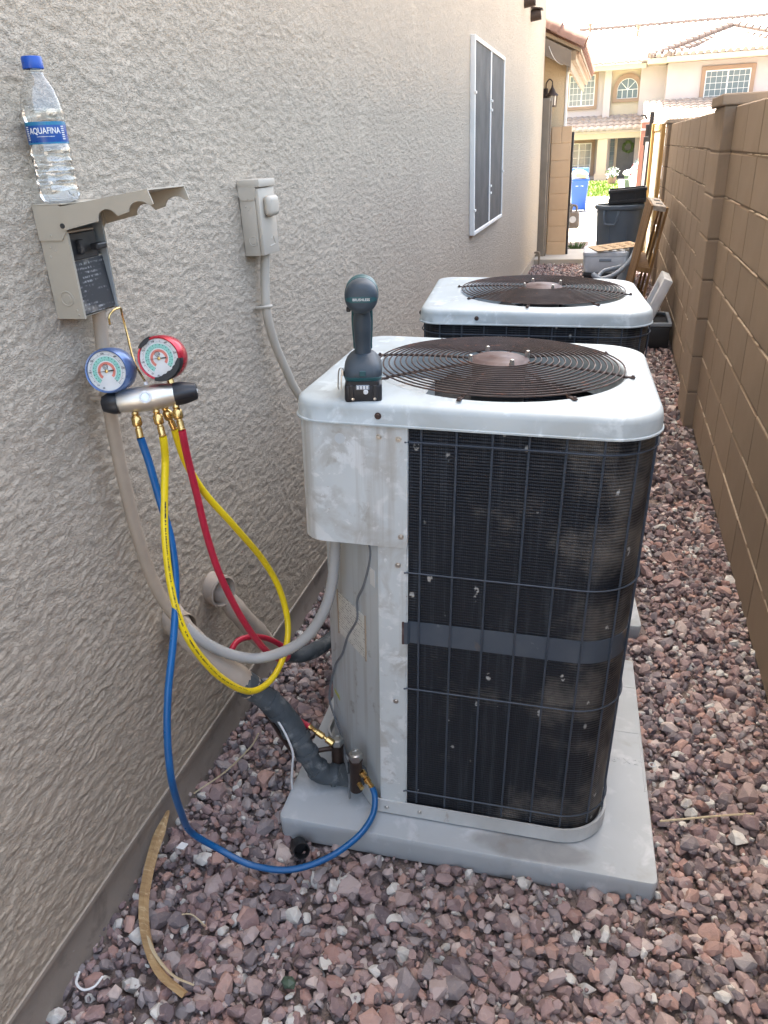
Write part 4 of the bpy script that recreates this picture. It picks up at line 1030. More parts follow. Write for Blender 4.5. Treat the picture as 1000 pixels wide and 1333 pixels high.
bm = B(); tube(bm, [(-0.735, 1.302, 0.325), (-.712, 1.31, .285), (-0.665, 1.318, 0.175), (-0.640, 1.322, 0.150), (-0.59, 1.345, 0.155), (-0.548, 1.358, 0.158)], .0062, 8, 8); obj('liquid_line', bm, 'copper_dark', l1, world=True, smooth=True)
bm = B(); lathe(bm, [(.028, -.03), (.0335, -.025), (.0335, .035), (.031, .035), (.030, .0), (0, 0)], 20, Matrix.Translation((-.905, 1.300, .522)) @ Matrix.Rotation(rad(90), 4, 'Y') @ Matrix.Rotation(rad(25), 4, 'X')); obj('wall_sleeve', bm, 'conduit_tan', l1, world=True, smooth=True)
l2 = thing('refrigerant_line', 'tan pipe from the wall sleeve, turning black toward the farther condenser', 'pipe', (-0.925, 1.515, 0.49))
bm = B(); lathe(bm, [(.034, -.02), (.041, -.016), (.0425, .040), (.038, .042), (.036, .0), (0, 0)], 22, Matrix.Translation((-.920, 1.508, .492)) @ Matrix.Rotation(rad(90), 4, 'Y') @ Matrix.Rotation(rad(20), 4, 'X')); obj('wall_sleeve', bm, 'insul_tan', l2, world=True, smooth=True)
bm = B(); tube(bm, [(-0.935, 1.508, 0.50), (-0.90, 1.517, 0.468), (-0.875, 1.5316, 0.4116), (-0.855, 1.5905, 0.3006), (-0.838, 1.648, 0.205)], lumpy(.0275, 3), 14, 8); obj('tan_wrap', bm, 'insul_tan', l2, world=True, smooth=True)
bm = B(); tube(bm, [(-0.842, 1.64, 0.22), (-0.81, 1.6907, 0.1649), (-0.77, 1.7266, 0.150), (-0.72, 1.78, 0.165), (-0.68, 1.90, 0.175), (-.64, 2.15, .16), (-.56, 2.36, .13), (-.49, 2.38, .12)], lumpy(.024, 4), 12, 8); obj('black_wrap', bm, 'insul_black', l2, world=True, smooth=True)
# ------------------------------------------------------------------ manifold gauge set
gu, gn, gw = Vector((0.898, 0.436, 0.057)).normalized(), Vector((0.390, -0.849, 0.358)), Vector((-0.205, 0.299, 0.932))
gn = (gn - gu * gn.dot(gu)).normalized(); gw = gn.cross(gu)
GR = Matrix((gu, -gn, gw)).transposed()
gs = thing('manifold_gauge_set', 'refrigerant gauge set with blue and red dials hanging by a hook from the open box', 'gauge set', (-0.80, 1.201, 1.103), GR)
RX = Matrix.Rotation(rad(90), 4, 'Y')
bm = B(); lathe(bm, [(0, -.063), (.0165, -.063), (.0195, -.056), (.0230, -.028), (.0248, 0), (.0232, .022), (.0200, .046), (0, .050)], 28, RX); body = obj('body', bm, 'brushed_alu', gs, smooth=True)
bm = B(); lathe(bm, [(.0115, .0235), (.0115, .0262), (.0080, .0268), (.0072, .0252)], 24, Matrix.Translation((-.004, 0, 0)) @ Matrix.Rotation(rad(90), 4, 'X')); obj('sight_rim', bm, 'dial_white', body, smooth=True)
bm = B(); lathe(bm, [(.0072, .0253), (.004, .0251), (0, .0250)], 20, Matrix.Translation((-.004, 0, 0)) @ Matrix.Rotation(rad(90), 4, 'X')); obj('sight_glass', bm, 'steel', body, smooth=True)
def knob(x0, x1, r0, r1, lab):
    L_ = x1 - x0; bm = B()
    w = lambda f, z: 1 - .09 * (abs(math.sin(f * math.pi * 5)) ** 6)
    lathe(bm, [(0, 0), (r0, 0), (r0 * 1.02, abs(L_) * .18), (r0 * .98, abs(L_) * .45), (r1, abs(L_) * .95), (r1 * .8, abs(L_)), (r1 * .5, abs(L_)), (r1 * .45, abs(L_) * .93), (0, abs(L_) * .93)], 40, Matrix.Translation((x0, 0, 0)) @ Matrix.Rotation(rad(90 if L_ > 0 else -90), 4, 'Y'), w)
    return obj('knob', bm, 'black_rubber', gs, smooth=True, label=lab)
knob(-.058, -.087,   .0215, .0145, 'left black hand knob'); k2 = knob(.046, .088, .0215, .0155, 'right black hand knob')
bm = B(); rod(bm, (.080, 0, 0), (.0885, 0, 0), .0045, n=12); obj('stem_end', bm, 'dial_white', k2)
FX = Matrix.Rotation(rad(90), 4, 'X')         # lathe axis towards the viewer side (-y local)
def gauge(cx, cz, colour, tilt, lab, boot):
    G = Matrix.Translation((cx, -.004, cz)) @ Matrix.Rotation(rad(-13), 4, 'Z') @ Matrix.Rotation(rad(9), 4, 'X') @ Matrix.Rotation(rad(tilt), 4, 'Y') @ FX
    bm = B(); lathe(bm, [(0, -.020), (.036, -.020), (.0402, -.014), (.0408, 0), (.0408, .020), (.0396, .0215), (.0396, .029), (.0385, .0305), (.0365, .030), (.0355, .027)], 48, G)
    g = obj('gauge', bm, colour, gs, smooth=True, label=lab)
    def disc(name, r0, r1, z, mat, a0=0, a1=360, n_=48):
        bm = B(); k_ = max(3, int(n_ * (a1 - a0) / 360)); A = [rad(a0 + (a1 - a0) * i / k_) for i in range(k_ + 1)]
        hi = [(bm.verts.new((r1 * math.cos(t), r1 * math.sin(t), z)), bm.verts.new((r0 * math.cos(t), r0 * math.sin(t), z))) for t in A]
        for p, q in zip(hi, hi[1:]): bm.faces.new((p[0], q[0], q[1], p[1]))
        bm.transform(G); return obj(name, bm, mat, g)
    bm = B(); lathe(bm, [(0, .0262), (.0362, .0262), (.0362, .025)], 48, G); obj('dial', bm, 'dial_white', g)
    disc('green_scale', .0185, .0265, .0265, 'dial_green', -50, 232)
    disc('red_scale', .0115, .0165, .0265, 'dial_red', -48, 230)
    bm = B()
    for i in range(57):
        t = rad(-50 + 282 * i / 56); l_ = .0036 if i % 4 == 0 else .002; r0 = .0285
        e = Vector((math.cos(t), math.sin(t), 0)); s_ = Vector((-e.y, e.x, 0)) * (.00032 if i % 4 == 0 else .0002)
        prism(bm, [e * r0 - s_, e * (r0 + l_) - s_, e * (r0 + l_) + s_, e * r0 + s_], (0, 0, .0002))
        if i % 2 == 0: prism(bm, [e * .0192 - s_, e * .0212 - s_, e * .0212 + s_, e * .0192 + s_], (0, 0, .0002))
        if i % 3 == 0: prism(bm, [e * .0235 - s_ * 3, e * .0252 - s_ * 3, e * .0252 + s_ * 3, e * .0235 + s_ * 3], (0, 0, .0002))
    bm.transform(G @ Matrix.Translation((0, 0, .0266))); obj('tick_marks', bm, 'ink', g)
    for (tx, r_) in (('0', 228), ('100', 180), ('200', 140), ('300', 95), ('400', 50), ('500', 5), ('30', 250)):
        bm = text_bm(tx, .0042, .0001); t = rad(r_); bm.transform(G @ Matrix.Translation((.0315 * math.cos(t), .0315 * math.sin(t), .0267))); obj('dial_number', bm, 'ink', g)
    bm = B(); tube(bm, [(.0048 * math.cos(2 * math.pi * k / 6), .0048 * math.sin(2 * math.pi * k / 6), 0) for k in range(7)], .0006, 4, smooth_path=False); tube(bm, [(.0022 * math.cos(2 * math.pi * k / 12), .0022 * math.sin(2 * math.pi * k / 12), 0) for k in range(13)], .0005, 4, smooth_path=False); bm.transform(G @ Matrix.Translation((-.001, .0082, .0268))); obj('dial_emblem', bm, 'ink', g)
    nd = rad(172 if boot else 182) ; e = Vector((math.cos(nd), math.sin(nd), 0)); s_ = Vector((-e.y, e.x, 0))
    bm = B(); prism(bm, [e * -.014 + s_ * .0013, e * -.010 + s_ * .0013, e * .002 + s_ * .0006, e * .023, e * .002 - s_ * .0006, e * -.010 - s_ * .0013, e * -.014 - s_ * .0013], (0, 0, .0006)); bm.transform(G @ Matrix.Translation((0, 0, .0275))); obj('needle', bm, 'ink', g)
    bm = B(); lathe(bm, [(.0032, .027), (.0032, .0288), (.002, .0294), (0, .0294)], 16, G); obj('needle_hub', bm, 'brass', g, smooth=True)
    bm = B(); lathe(bm, [(.0358, .0292), (.0355, .0302), (0, .0304)], 48, G); obj('lens', bm, 'clear_lens', g, smooth=True)
    bm = B(); rod(bm, (cx + .004, .002, .016), (cx + .002, .0, cz - .036), .0062, n=6); obj('stem', bm, 'brass', g)
    if boot:    # torn black rubber boot left on the rim
        for (a0, a1, wv) in ((-118, -12, .010), (98, 138, .006)):
            bm = B(); k_ = 20; q_ = []
            for i in range(k_ + 1):
                t = rad(a0 + (a1 - a0) * i / k_); d = wv * (.35 + .65 * math.sin(math.pi * i / k_)) * random.uniform(.85, 1.1)
                e = Vector((math.cos(t), math.sin(t), 0))
                q_.append([bm.verts.new(e * .0412 + Vector((0, 0, .014))), bm.verts.new(e * .0420 + Vector((0, 0, .029))), bm.verts.new(e * .0400 + Vector((0, 0, .0318))), bm.verts.new(e * (.0385 - d) + Vector((0, 0, .0318))), bm.verts.new(e * (.0385 - d) + Vector((0, 0, .0306)))])
            for c0, c1 in zip(q_, q_[1:]):
                for k in range(4): bm.faces.new((c0[k], c1[k], c1[k + 1], c0[k + 1]))
            bm.transform(G); obj('torn_boot', bm, 'black_rubber', g, smooth=True)
    return g
gauge(-.0560, .0595, 'blue_anod', 4, 'gauge with a blue rim', False)
gauge(.0395, .0690, 'red_anod', -4, 'gauge with a red rim and a torn black rubber boot', True)
def pt(u, w, d=0.0): return Vector((u, -d, w))
bm = B(); rod(bm, pt(-.002, .022), pt(-.002, .030), .0042, n=12); obj('hook_seat', bm, 'dial_white', gs)
hookw = [GR.to_4x4() @ Vector((-.002, 0, .028)) + Vector((-0.80, 1.201, 1.103)), Vector((-0.835, 1.225, 1.165)), Vector((-0.858, 1.252, 1.215)), Vector((-0.862, 1.254, 1.245)), Vector((-0.858, 1.246, 1.2585)), Vector((-0.858, 1.225, 1.259)), Vector((-0.861, 1.212, 1.250)), Vector((-0.861, 1.210, 1.236))]
bm = B(); tube(bm, hookw, .0020, 8, 8); obj('hook', bm, 'brass', gs, world=True, smooth=True)
def fitting(a, b, seed):
    a, b = Vector(a), Vector(b); d = b - a; L_ = d.length; z = d.normalized(); x = z.orthogonal().normalized()
    M_ = Matrix.Translation(a) @ Matrix((x, z.cross(x), z)).transposed().to_4x4()
    bm = B(); kn = lambda f, zz: 1 + (.03 * math.sin(f * 2 * math.pi * 20) if .2 * L_ < zz < .55 * L_ else 0)
    lathe(bm, [(.0045, 0), (.0045, L_ * .10), (.0065, L_ * .11), (.0065, L_ * .17), (.0050, L_ * .19), (.0082, L_ * .26), (.0092, L_ * .32), (.0092, L_ * .52), (.0078, L_ * .58), (.0052, L_ * .60), (.0052, L_ * .66), (.0066, L_ * .68), (.0064, L_ * .96), (.0072, L_ * .97), (.0070, L_), (0, L_)], 40, M_, kn)
    return obj('hose_fitting', bm, 'brass', gs, smooth=True)
inv = MW[gs.name].inverted()
def loc(p): return inv @ Vector(p)
ends = {'blue': ((-.032, -.0175), (-0.8125, 1.1666, 1.0353)), 'yellow': ((.0065, -.019), (-0.7754, 1.1832, 1.0342)), 'red': ((.0435, -.0165), (-0.7436, 1.201, 1.0418))}
for k, (s_, e_) in ends.items(): fitting((s_[0], 0, s_[1]), loc(e_), 1)
fitting((.0205, .014, -.016), loc((-0.7700, 1.2185, 1.036)), 2)
bm = B(); rod(bm, (.0135, .006, -.014), (.0205, .014, -.020), .0052, n=8); obj('hose_fitting', bm, 'brass', gs, smooth=True)
HR = .0074
def hose(mat, pts, lab):
    bm = B(); tube(bm, pts, HR, 12, 10); return obj('hose', bm, mat, gs, world=True, smooth=True, label=lab)
hose('hose_blue', [(-0.8125, 1.1666, 1.0353), (-0.811, 1.168, 1.02), (-0.805, 1.168, 0.9832), (-0.795, 1.164, 0.9141), (-0.775, 1.148, 0.8336), (-0.765, 1.1216, 0.7496), (-0.755, 1.0663, 0.6615), (-0.75, 1.0092, 0.5762), (-0.75, 0.9777, 0.4888), (-0.748, 0.960, 0.395), (-0.770, 0.995, 0.27), (-0.790, 1.040, 0.155), (-0.752, 1.0700, 0.080), (-0.6725, 1.0680, 0.050), (-0.5837, 1.0790, 0.045), (-0.506, 1.1189, 0.056), (-0.4494, 1.1754, 0.075), (-0.4275, 1.2304, 0.09), (-0.4316, 1.2688, 0.11), (-0.4405, 1.2790, 0.130)], 'blue hose looping down to the gravel and up to the vapour valve')
hose('hose_yellow', [(-0.7754, 1.1832, 1.0342), (-0.777, 1.185, 1.015), (-0.783, 1.187, 0.9787), (-0.785, 1.1652, 0.9113), (-0.78, 1.1369, 0.8426), (-0.77, 1.1114, 0.7551), (-0.75, 1.0926, 0.677), (-0.73, 1.1012, 0.6019), (-0.71, 1.1434, 0.5095), (-0.69, 1.2116, 0.4266), (-0.675, 1.2869, 0.401), (-0.67, 1.3593, 0.4171), (-0.675, 1.4147, 0.4676), (-0.69, 1.4263, 0.557), (-0.71, 1.3985, 0.6547), (-0.73, 1.3219, 0.7806), (-0.755, 1.2655, 0.8819), (-0.768, 1.238, 0.955), (-0.7705, 1.224, 1.010), (-0.7700, 1.2185, 1.036)], 'yellow hose hanging in a long loop between two ports')
yp = spline([(-0.783, 1.187, 0.9787), (-0.785, 1.1652, 0.9113), (-0.78, 1.1369, 0.8426), (-0.77, 1.1114, 0.7551), (-0.75, 1.0926, 0.677), (-0.73, 1.1012, 0.6019), (-0.71, 1.1434, 0.5095), (-0.69, 1.2116, 0.4266)], 60)
bm = B(); r_ = random.Random(2); i = 60
while i < len(yp) - 4:
    t_ = (yp[i + 1] - yp[i]).normalized(); o_ = Vector((.72, -.62, .28)); o_ = (o_ - t_ * o_.dot(t_)).normalized(); s_ = t_.cross(o_)
    if r_.random() < .8:
        c_ = yp[i] + o_ * (HR + .00015); l_ = r_.uniform(.0006, .0013); h_ = r_.uniform(.0010, .0016)
        bm.faces.new([bm.verts.new(c_ + t_ * (a * l_) + s_ * (q * h_)) for a, q in ((-1, -1), (1, -1), (1, 1), (-1, 1))])
    i += 2
o = obj('hose_print', bm, 'ink', gs, world=True); o['kind'] = 'stuff'
hose('hose_red', [(-0.7436, 1.201, 1.0418), (-0.7445, 1.203, 1.025), (-0.750, 1.215, 0.9797), (-0.752, 1.229, 0.8962), (-0.748, 1.2365, 0.7929), (-0.735, 1.2434, 0.6964), (-0.715, 1.2697, 0.5789), (-0.697, 1.3175, 0.4675), (-0.69, 1.3758, 0.395), (-0.703, 1.452, 0.345), (-0.735, 1.500, 0.335), (-0.76, 1.4709, 0.3785), (-0.775, 1.412, 0.4238), (-0.785, 1.352, 0.4480), (-0.787, 1.318, 0.425), (-0.770, 1.325, 0.355), (-0.73, 1.3500, 0.2763), (-0.67, 1.3572, 0.2383), (-0.615, 1.3440, 0.226)], 'red hose curling once round the conduit to the liquid valve')
# low loss ends at the valves
def end_fit(a, b):
    a, b = loc(a), loc(b); d = b - a; L_ = d.length; z = d.normalized(); x = z.orthogonal().normalized(); bm = B()
    lathe(bm, [(0, 0), (.0068, 0), (.0068, L_ * .12), (.0058, L_ * .14), (.0058, L_ * .30), (.0078, L_ * .32), (.0078, L_ * .58), (.0045, L_ * .62), (.0045, L_ * .70), (.0085, L_ * .72), (.0090, L_ * .96), (.0060, L_), (0, L_)], 24, Matrix.Translation(a) @ Matrix((x, z.cross(x), z)).transposed().to_4x4())
    obj('hose_fitting', bm, 'brass', gs, smooth=True)
end_fit((-0.617, 1.3445, 0.2265), (-0.553, 1.3380, 0.1880)); end_fit((-0.4400, 1.2785, 0.1285), (-0.4680, 1.2860, 0.1680))

# ------------------------------------------------------------------ cordless driver on the lid
dr = thing('impact_driver', 'teal and black cordless impact driver standing on its battery', 'power tool', (-0.431, 1.361, 1.0740), (-0.02, 0.032, 0.28))
bm = B(); box(bm, (-.0350, -.056, .0), (.0350, .056, .036), .006, 3); box(bm, (-.030, -.0565, .032), (.030, .050, .042), .002, 1); bt = obj('battery', bm, 'plastic_black', dr, smooth=True)
bm = B(); box(bm, (-.0135, -.0590, .0255), (.0115, -.0555, .0345), .001, 1); obj('gauge_strip', bm, 'plastic_grey', bt)
for k in range(4):
    bm = B(); box(bm, (-.0118 + k * .0058, -.0597, .0270), (-.0082 + k * .0058, -.0588, .0332), .0004); obj('charge_light', bm, 'white_plastic', bt)
bm = B(); lathe(bm, [(.0046, .0), (.0046, .0035), (.0036, .0045), (0, .0045)], 16, Matrix.Translation((.0045, -.0555, .0215)) @ Matrix.Rotation(rad(90), 4, 'X')); obj('button', bm, 'white_plastic', bt, smooth=True)
for sx in (-1, 1):
    bm = B(); box(bm, (sx * .022 - .004, -.0585, .006), (sx * .022 + .004, -.0555, .034), .0012, 1); obj('latch_rib', bm, 'black_rubber', bt)
    bm = B(); lathe(bm, [(.0028, 0), (.0028, .0015), (0, .0018)], 10, Matrix.Translation((sx * .0205 + .001, -.058, .008)) @ Matrix.Rotation(rad(90), 4, 'X')); obj('screw', bm, 'steel', bt)
def loft(bm, secs, n=24):
    """secs: (cx, cy, z, rx, ry, p) superellipse sections"""
    rows = []
    for (cx, cy, z, rx, ry, p) in secs:
        row = []
        for k in range(n):
            t = 2 * math.pi * k / n; c_, s_ = math.cos(t), math.sin(t)
            row.append(bm.verts.new((cx + rx * math.copysign(abs(c_) ** (2 / p), c_), cy + ry * math.copysign(abs(s_) ** (2 / p), s_), z)))
        rows.append(row)
    for a, b_ in zip(rows, rows[1:]):
        for k in range(n): bm.faces.new((a[k], a[(k + 1) % n], b_[(k + 1) % n], b_[k]))
    bm.faces.new(rows[0][::-1]); bm.faces.new(rows[-1])
bm = B(); loft(bm, [(0, 0, .0425, .0345, .056, 5), (0, 0, .049, .0365, .058, 5), (0, 0, .060, .0355, .0565, 4.5), (0, .001, .070, .0315, .050, 4), (0, .003, .079, .024, .037, 3.2), (0, .005, .084, .018, .027, 2.6)], 32); bs = obj('foot', bm, 'tool_dark', dr, smooth=True)
bm = B(); loft(bm, [(0, 0, .0415, .0355, .0572, 5), (0, 0, .0475, .0372, .0590, 5), (0, 0, .0485, .0350, .0570, 5)], 32); obj('trim_line', bm, 'tool_teal', bs, smooth=True)
bm = B(); box(bm, (-.0062, -.0595, .051), (.0050, -.056, .061), .001, 1); obj('lamp_button', bm, 'tool_teal', bs)
bm = B(); loft(bm, [(0, .005, .082, .0165, .025, 2.6), (0, .003, .095, .0150, .022, 2.5), (0, -.002, .120, .0165, .0225, 2.4), (0, -.005, .142, .0172, .0230, 2.4), (0, -.004, .159, .0150, .0235, 2.4), (0, .002, .169, .0160, .0300, 2.4), (0, .006, .176, .0175, .036, 2.4)], 28); hd = obj('grip', bm, 'tool_dark', dr, smooth=True)
for sx in (-1, 1):
    bm = B(); tube(bm, [(sx * .0148, .012, .088), (sx * .0152, .010, .105), (sx * .0168, .006, .135), (sx * .0168, .005, .160), (sx * .0162, .010, .178)], .0032, 8, 6); obj('grip_panel', bm, 'tool_teal', hd, smooth=True)
HZ = .191
HM = Matrix.Translation((0, 0, HZ)) @ Matrix.Rotation(rad(-90), 4, 'X')     # lathe axis +y (away from the viewer)
bm = B(); lathe(bm, [(0, -.058), (.016, -.0575), (.0235, -.055), (.0283, -.049), (.0300, -.040), (.0302, -.020), (.0300, .004), (.0295, .010)], 40, HM); mh = obj('motor_cap', bm, 'tool_dark', dr, smooth=True)
bm = B(); lathe(bm, [(.0297, .004), (.0308, .006), (.0308, .034), (.029, .045), (.025, .065), (.019, .080), (.013, .084), (.012, .096), (0, .096)], 36, HM); obj('gear_case', bm, 'tool_teal', dr, smooth=True)
bm = B(); rod(bm, (0, .090, HZ), (0, .118, HZ), .0085, n=16); obj('chuck', bm, 'black_steel', dr, smooth=True)
bm = B(); lathe(bm, [(.0300, -.012), (.0312, -.010), (.0312, .0), (.0300, .002)], 40, HM @ Matrix.Rotation(rad(180), 4, 'Z')); obj('body_seam', bm, 'tool_teal', mh, smooth=True)
# teal stripe across the motor cap, bent over its dome
bm = B(); prof = [(0, -.0583), (.016, -.0578), (.0235, -.0553), (.0283, -.0493), (.0300, -.040)]
xs = np.linspace(-.0297, .0297, 25); rows = []
for x in xs:
    row = []
    hw = .0052 * (1 if abs(x) < .016 else .35 + .65 * (.0300 - abs(x)) / .0140)
    for z in (-hw, -hw / 3, hw / 3, hw):
        r_ = min(math.hypot(x, z - .0022), .0299)
        for (ra, ya_), (rb, yb_) in zip(prof, prof[1:]):
            if ra <= r_ <= rb: y = ya_ + (yb_ - ya_) * (r_ - ra) / (rb - ra); break
        row.append(bm.verts.new((x, y - .0004, HZ + z - .0022)))
    rows.append(row)
for a, b_ in zip(rows, rows[1:]):
    for k in range(3): bm.faces.new((a[k], b_[k], b_[k + 1], a[k + 1]))
st = obj('name_band', bm, 'tool_teal', mh, smooth=True)
bm = text_bm('BRUSHLESS', .0062, .0001); bm.transform(Matrix.Translation((0, -.0592, HZ - .0022)) @ Matrix.Rotation(rad(90), 4, 'X')); obj('lettering', bm, 'label_silver', st)
bm = B(); box(bm, (-.0285, -.012, .160), (-.0205, .004, .169), .0015, 1); obj('direction_switch', bm, 'plastic_black', dr)
bm = B(); box(bm, (-.008, .018, .135), (.008, .036, .172), .005, 2); obj('trigger', bm, 'plastic_black', dr, smooth=True)
bm = B(); tube(bm, [(-.037, -.035, .056), (-.0385, -.035, .062), (-.045, -.036, .058), (-.0475, -.036, .030), (-.0465, -.036, .022), (-.0425, -.036, .022), (-.0415, -.036, .034), (-.0405, -.036, .050)], .0012, 6, 6); box(bm, (-.0405, -.042, .048), (-.036, -.028, .060), .001); obj('belt_hook', bm, 'steel', dr, smooth=True)

# ------------------------------------------------------------------ water bottle on the open box
wb = thing('water_bottle', 'clear water bottle with a blue cap and a blue label, standing on the open box', 'bottle', (-0.888, 1.182, 1.4458), (0, 0, 0))
def ripple(f, z): return 1
R0 = .0325
prof = [(0, .004), (.016, .0035), (.022, .0), (.0285, .003), (.0318, .010), (.0325, .018)]
for k in range(4):
    z0_ = .022 + k * .0142
    prof += [(.0325, z0_), (.0300, z0_ + .0042), (.0325, z0_ + .0105)]
prof += [(.0318, .082), (.0305, .085), (.0305, .121), (.0316, .124), (.0325, .130), (.0318, .138), (.0300, .150), (.0255, .166), (.0190, .179), (.0142, .185), (.0135, .190)]
wv = lambda f, z: 1 + (.022 * math.sin(f * 2 * math.pi * 6 + (z * 120)) if .02 < z < .078 else (.012 * math.cos(f * 2 * math.pi * 8) if .135 < z < .175 else 0))
bm = B(); lathe(bm, prof + [(.0158, .1905), (.0158, .193), (.0132, .1935), (.0130, .200)], 64, None, wv); obj('body', bm, 'pet_shell', wb, smooth=True, angle=60)
bm = B(); wp = [(r * .975, z + (.001 if z < .004 else 0)) for r, z in prof if z < .150]; lathe(bm, wp + [(0, wp[-1][1])], 64, None, wv); obj('water', bm, 'water', wb, smooth=True, angle=60)
bm = B(); lathe(bm, [(.0155, .1945), (.0158, .196), (.0155, .2095), (.0145, .2115), (0, .2118)], 60, None, lambda f, z: 1 + (.012 * math.sin(f * 2 * math.pi * 60) if z < .2095 else 0)); obj('cap', bm, 'cap_blue', wb, smooth=True, angle=60)
bm = B(); lathe(bm, [(.0309, .0880), (.03095, .0885), (.03095, .1195), (.0309, .120)], 64); lb = obj('label_band', bm, 'label_blue', wb, smooth=True)
bm = B(); lathe(bm, [(.03105, .1150), (.03105, .1199)], 64); lathe(bm, [(.03105, .0880), (.03105, .0905)], 64); obj('label_edge', bm, 'label_teal', lb, smooth=True)
face = math.atan2(-1.182, .888) - .10
def wrap(bm, z, r, mat, nm):
    for v in bm.verts:
        t = face + v.co.x / r; h_ = z + v.co.y; d = r + v.co.z
        v.co = (d * math.cos(t), d * math.sin(t), h_)
    return obj(nm, bm, mat, lb)
bm = text_bm('AQUAFINA', .0125, .0001)
for v in bm.verts: v.co.x *= .80
bmesh.ops.triangulate(bm, faces=bm.faces); bmesh.ops.subdivide_edges(bm, edges=[e for e in bm.edges if e.calc_length() > .002], cuts=1)
wrap(bm, .1065, .03125, 'dial_white', 'lettering')
bm = B()
for k in range(14):
    x_ = -.0135 + k * .0020; prism(bm, [(x_, -.0004, 0), (x_ + .0014, -.0004, 0), (x_ + .0014, .0004, 0), (x_, .0004, 0)], (0, 0, .0001))
wrap(bm, .0985, .03125, 'dial_white', 'fine_print')
bm = B()
for s_ in (-1, 1):
    for k in range(7):
        z_ = -.009 + k * .003; x_ = s_ * .031; prism(bm, [(x_ - .003, z_, 0), (x_ + .003, z_, 0), (x_ + .003, z_ + .0014, 0), (x_ - .003, z_ + .0014, 0)], (0, 0, .0001))
wrap(bm, .103, .03125, 'dial_white', 'fine_print')

# ------------------------------------------------------------------ bits on the gravel
lf = thing('palm_strip', 'dry tan palm leaf strip curving over the gravel by the wall foundation', 'dead leaf', (-.90, .95, .05))
def strip(path, w0, w1, th, mat, name, parent):
    P = spline(path, 8); bm = B(); q_ = []
    for i, p in enumerate(P):
        t = (P[min(i + 1, len(P) - 1)] - P[max(0, i - 1)]).normalized(); s_ = t.cross(Vector((0.2, 0, 1))).normalized(); f = i / (len(P) - 1); w = w0 + (w1 - w0) * f
        if f < .12: w *= f / .12 * .7 + .3
        up_ = s_.cross(t) * -1; up_ = up_ if up_.z > 0 else -up_
        q_.append([bm.verts.new(p - s_ * w), bm.verts.new(p + up_ * th), bm.verts.new(p + s_ * w), bm.verts.new(p - up_ * .001)])
    for c0, c1 in zip(q_, q_[1:]):
        for k in range(4): bm.faces.new((c0[k], c0[(k + 1) % 4], c1[(k + 1) % 4], c1[k]))
    bm.faces.new(q_[0]); bm.faces.new(q_[-1][::-1]); return obj(name, bm, mat, parent, world=True, smooth=True)
strip([(-.925, 1.150, .070), (-.915, 1.060, .045), (-.885, .960, .022), (-.835, .880, .014), (-.765, .815, .014), (-.690, .785, .012)], .0135, .008, .005, 'tan_leaf', 'blade', lf)
strip([(-.84, .885, .016), (-.785, .840, .018), (-.730, .812, .018), (-.680, .805, .016)], .004, .002, .002, 'straw', 'split', lf)
pc = thing('pipe_stub', 'short black plastic pipe end lying in the gravel before the pad', 'pipe end', (-.592, 1.160, .010))
bm = B(); lathe(bm, [(.019, -.025), (.0195, .022), (.0175, .022), (.0165, -.02), (0, -.02), (0, -.025)], 22, Matrix.Translation((-.592, 1.165, .014)) @ Matrix.Rotation(rad(35), 4, 'Z') @ Matrix.Rotation(rad(62), 4, 'X')); obj('pipe', bm, 'plastic_black', pc, world=True, smooth=True)
def litter(name, lab, cat, path, r, mat, group=None):
    bm = B(); tube(bm, path, r, 5, 6); c_ = Vector(path[0])
    bm.transform(Matrix.Translation(-c_)); o = obj(name, bm, mat, None, smooth=True); o.location = c_; tag(o, lab, cat, group)
litter('straw', 'long dry straw leaning from the foundation below the tan pipe', 'straw', [(-.912, 1.245, .035), (-.84, 1.29, .08), (-.77, 1.315, .155), (-.745, 1.32, .20)], .0022, 'straw')
litter('straw', 'long dry straw lying right of the near pad', 'straw', [(.232, 1.440, .010), (.30, 1.462, .012), (.38, 1.490, .012), (.45, 1.512, .012)], .0026, 'straw')
litter('twig', 'thin pale twig near the split end of the palm strip', 'twig', [(-.80, .93, .012), (-.765, .945, .016), (-.72, .93, .012)], .0016, 'straw')
litter('cable_scrap', 'frayed white cable hanging below the black pipe wrap', 'cable', [(-.700, 1.300, .315), (-.660, 1.290, .255), (-.640, 1.285, .195), (-.645, 1.285, .150), (-.655, 1.29, .09), (-.66, 1.30, .03)], .0028, 'white_plastic')
litter('plastic_hook', 'curled white plastic scrap on the gravel at the lower left', 'plastic scrap', [(-.925, .775, .014), (-.915, .752, .016), (-.893, .744, .016), (-.876, .755, .015), (-.872, .778, .014)], .0026, 'white_plastic')
bm = B(); prism(bm, [(-.012, -.008, 0), (.010, -.011, .002), (.014, .006, .004), (-.006, .010, .001)], (0, 0, .0016)); o = obj('paper_scrap', bm, 'white_plastic'); o.location = (-.872, 1.105, .014); tag(o, 'small pale scrap beside the top of the palm strip', 'paper scrap')
bm = B(); tube(bm, [(-.60, 1.335, .052), (-.592, 1.340, .0545), (-.584, 1.337, .0535)], .0018, 5, 4); o = obj('leaf_scrap', bm, 'yellow_tag', None); tag(o, 'tiny yellow leaflet on the left corner of the near pad', 'leaf')
bm = B(); bmesh.ops.create_icosphere(bm, subdivisions=1, radius=.014)
for v in bm.verts: v.co = Vector((v.co.x * 1.3, v.co.y, v.co.z * .7)) * random.uniform(.85, 1.1)
o = obj('stone', bm, 'bin_green'); o.location = (-.50, .86, .008); tag(o, 'small green stained stone among the reddish gravel', 'stone')
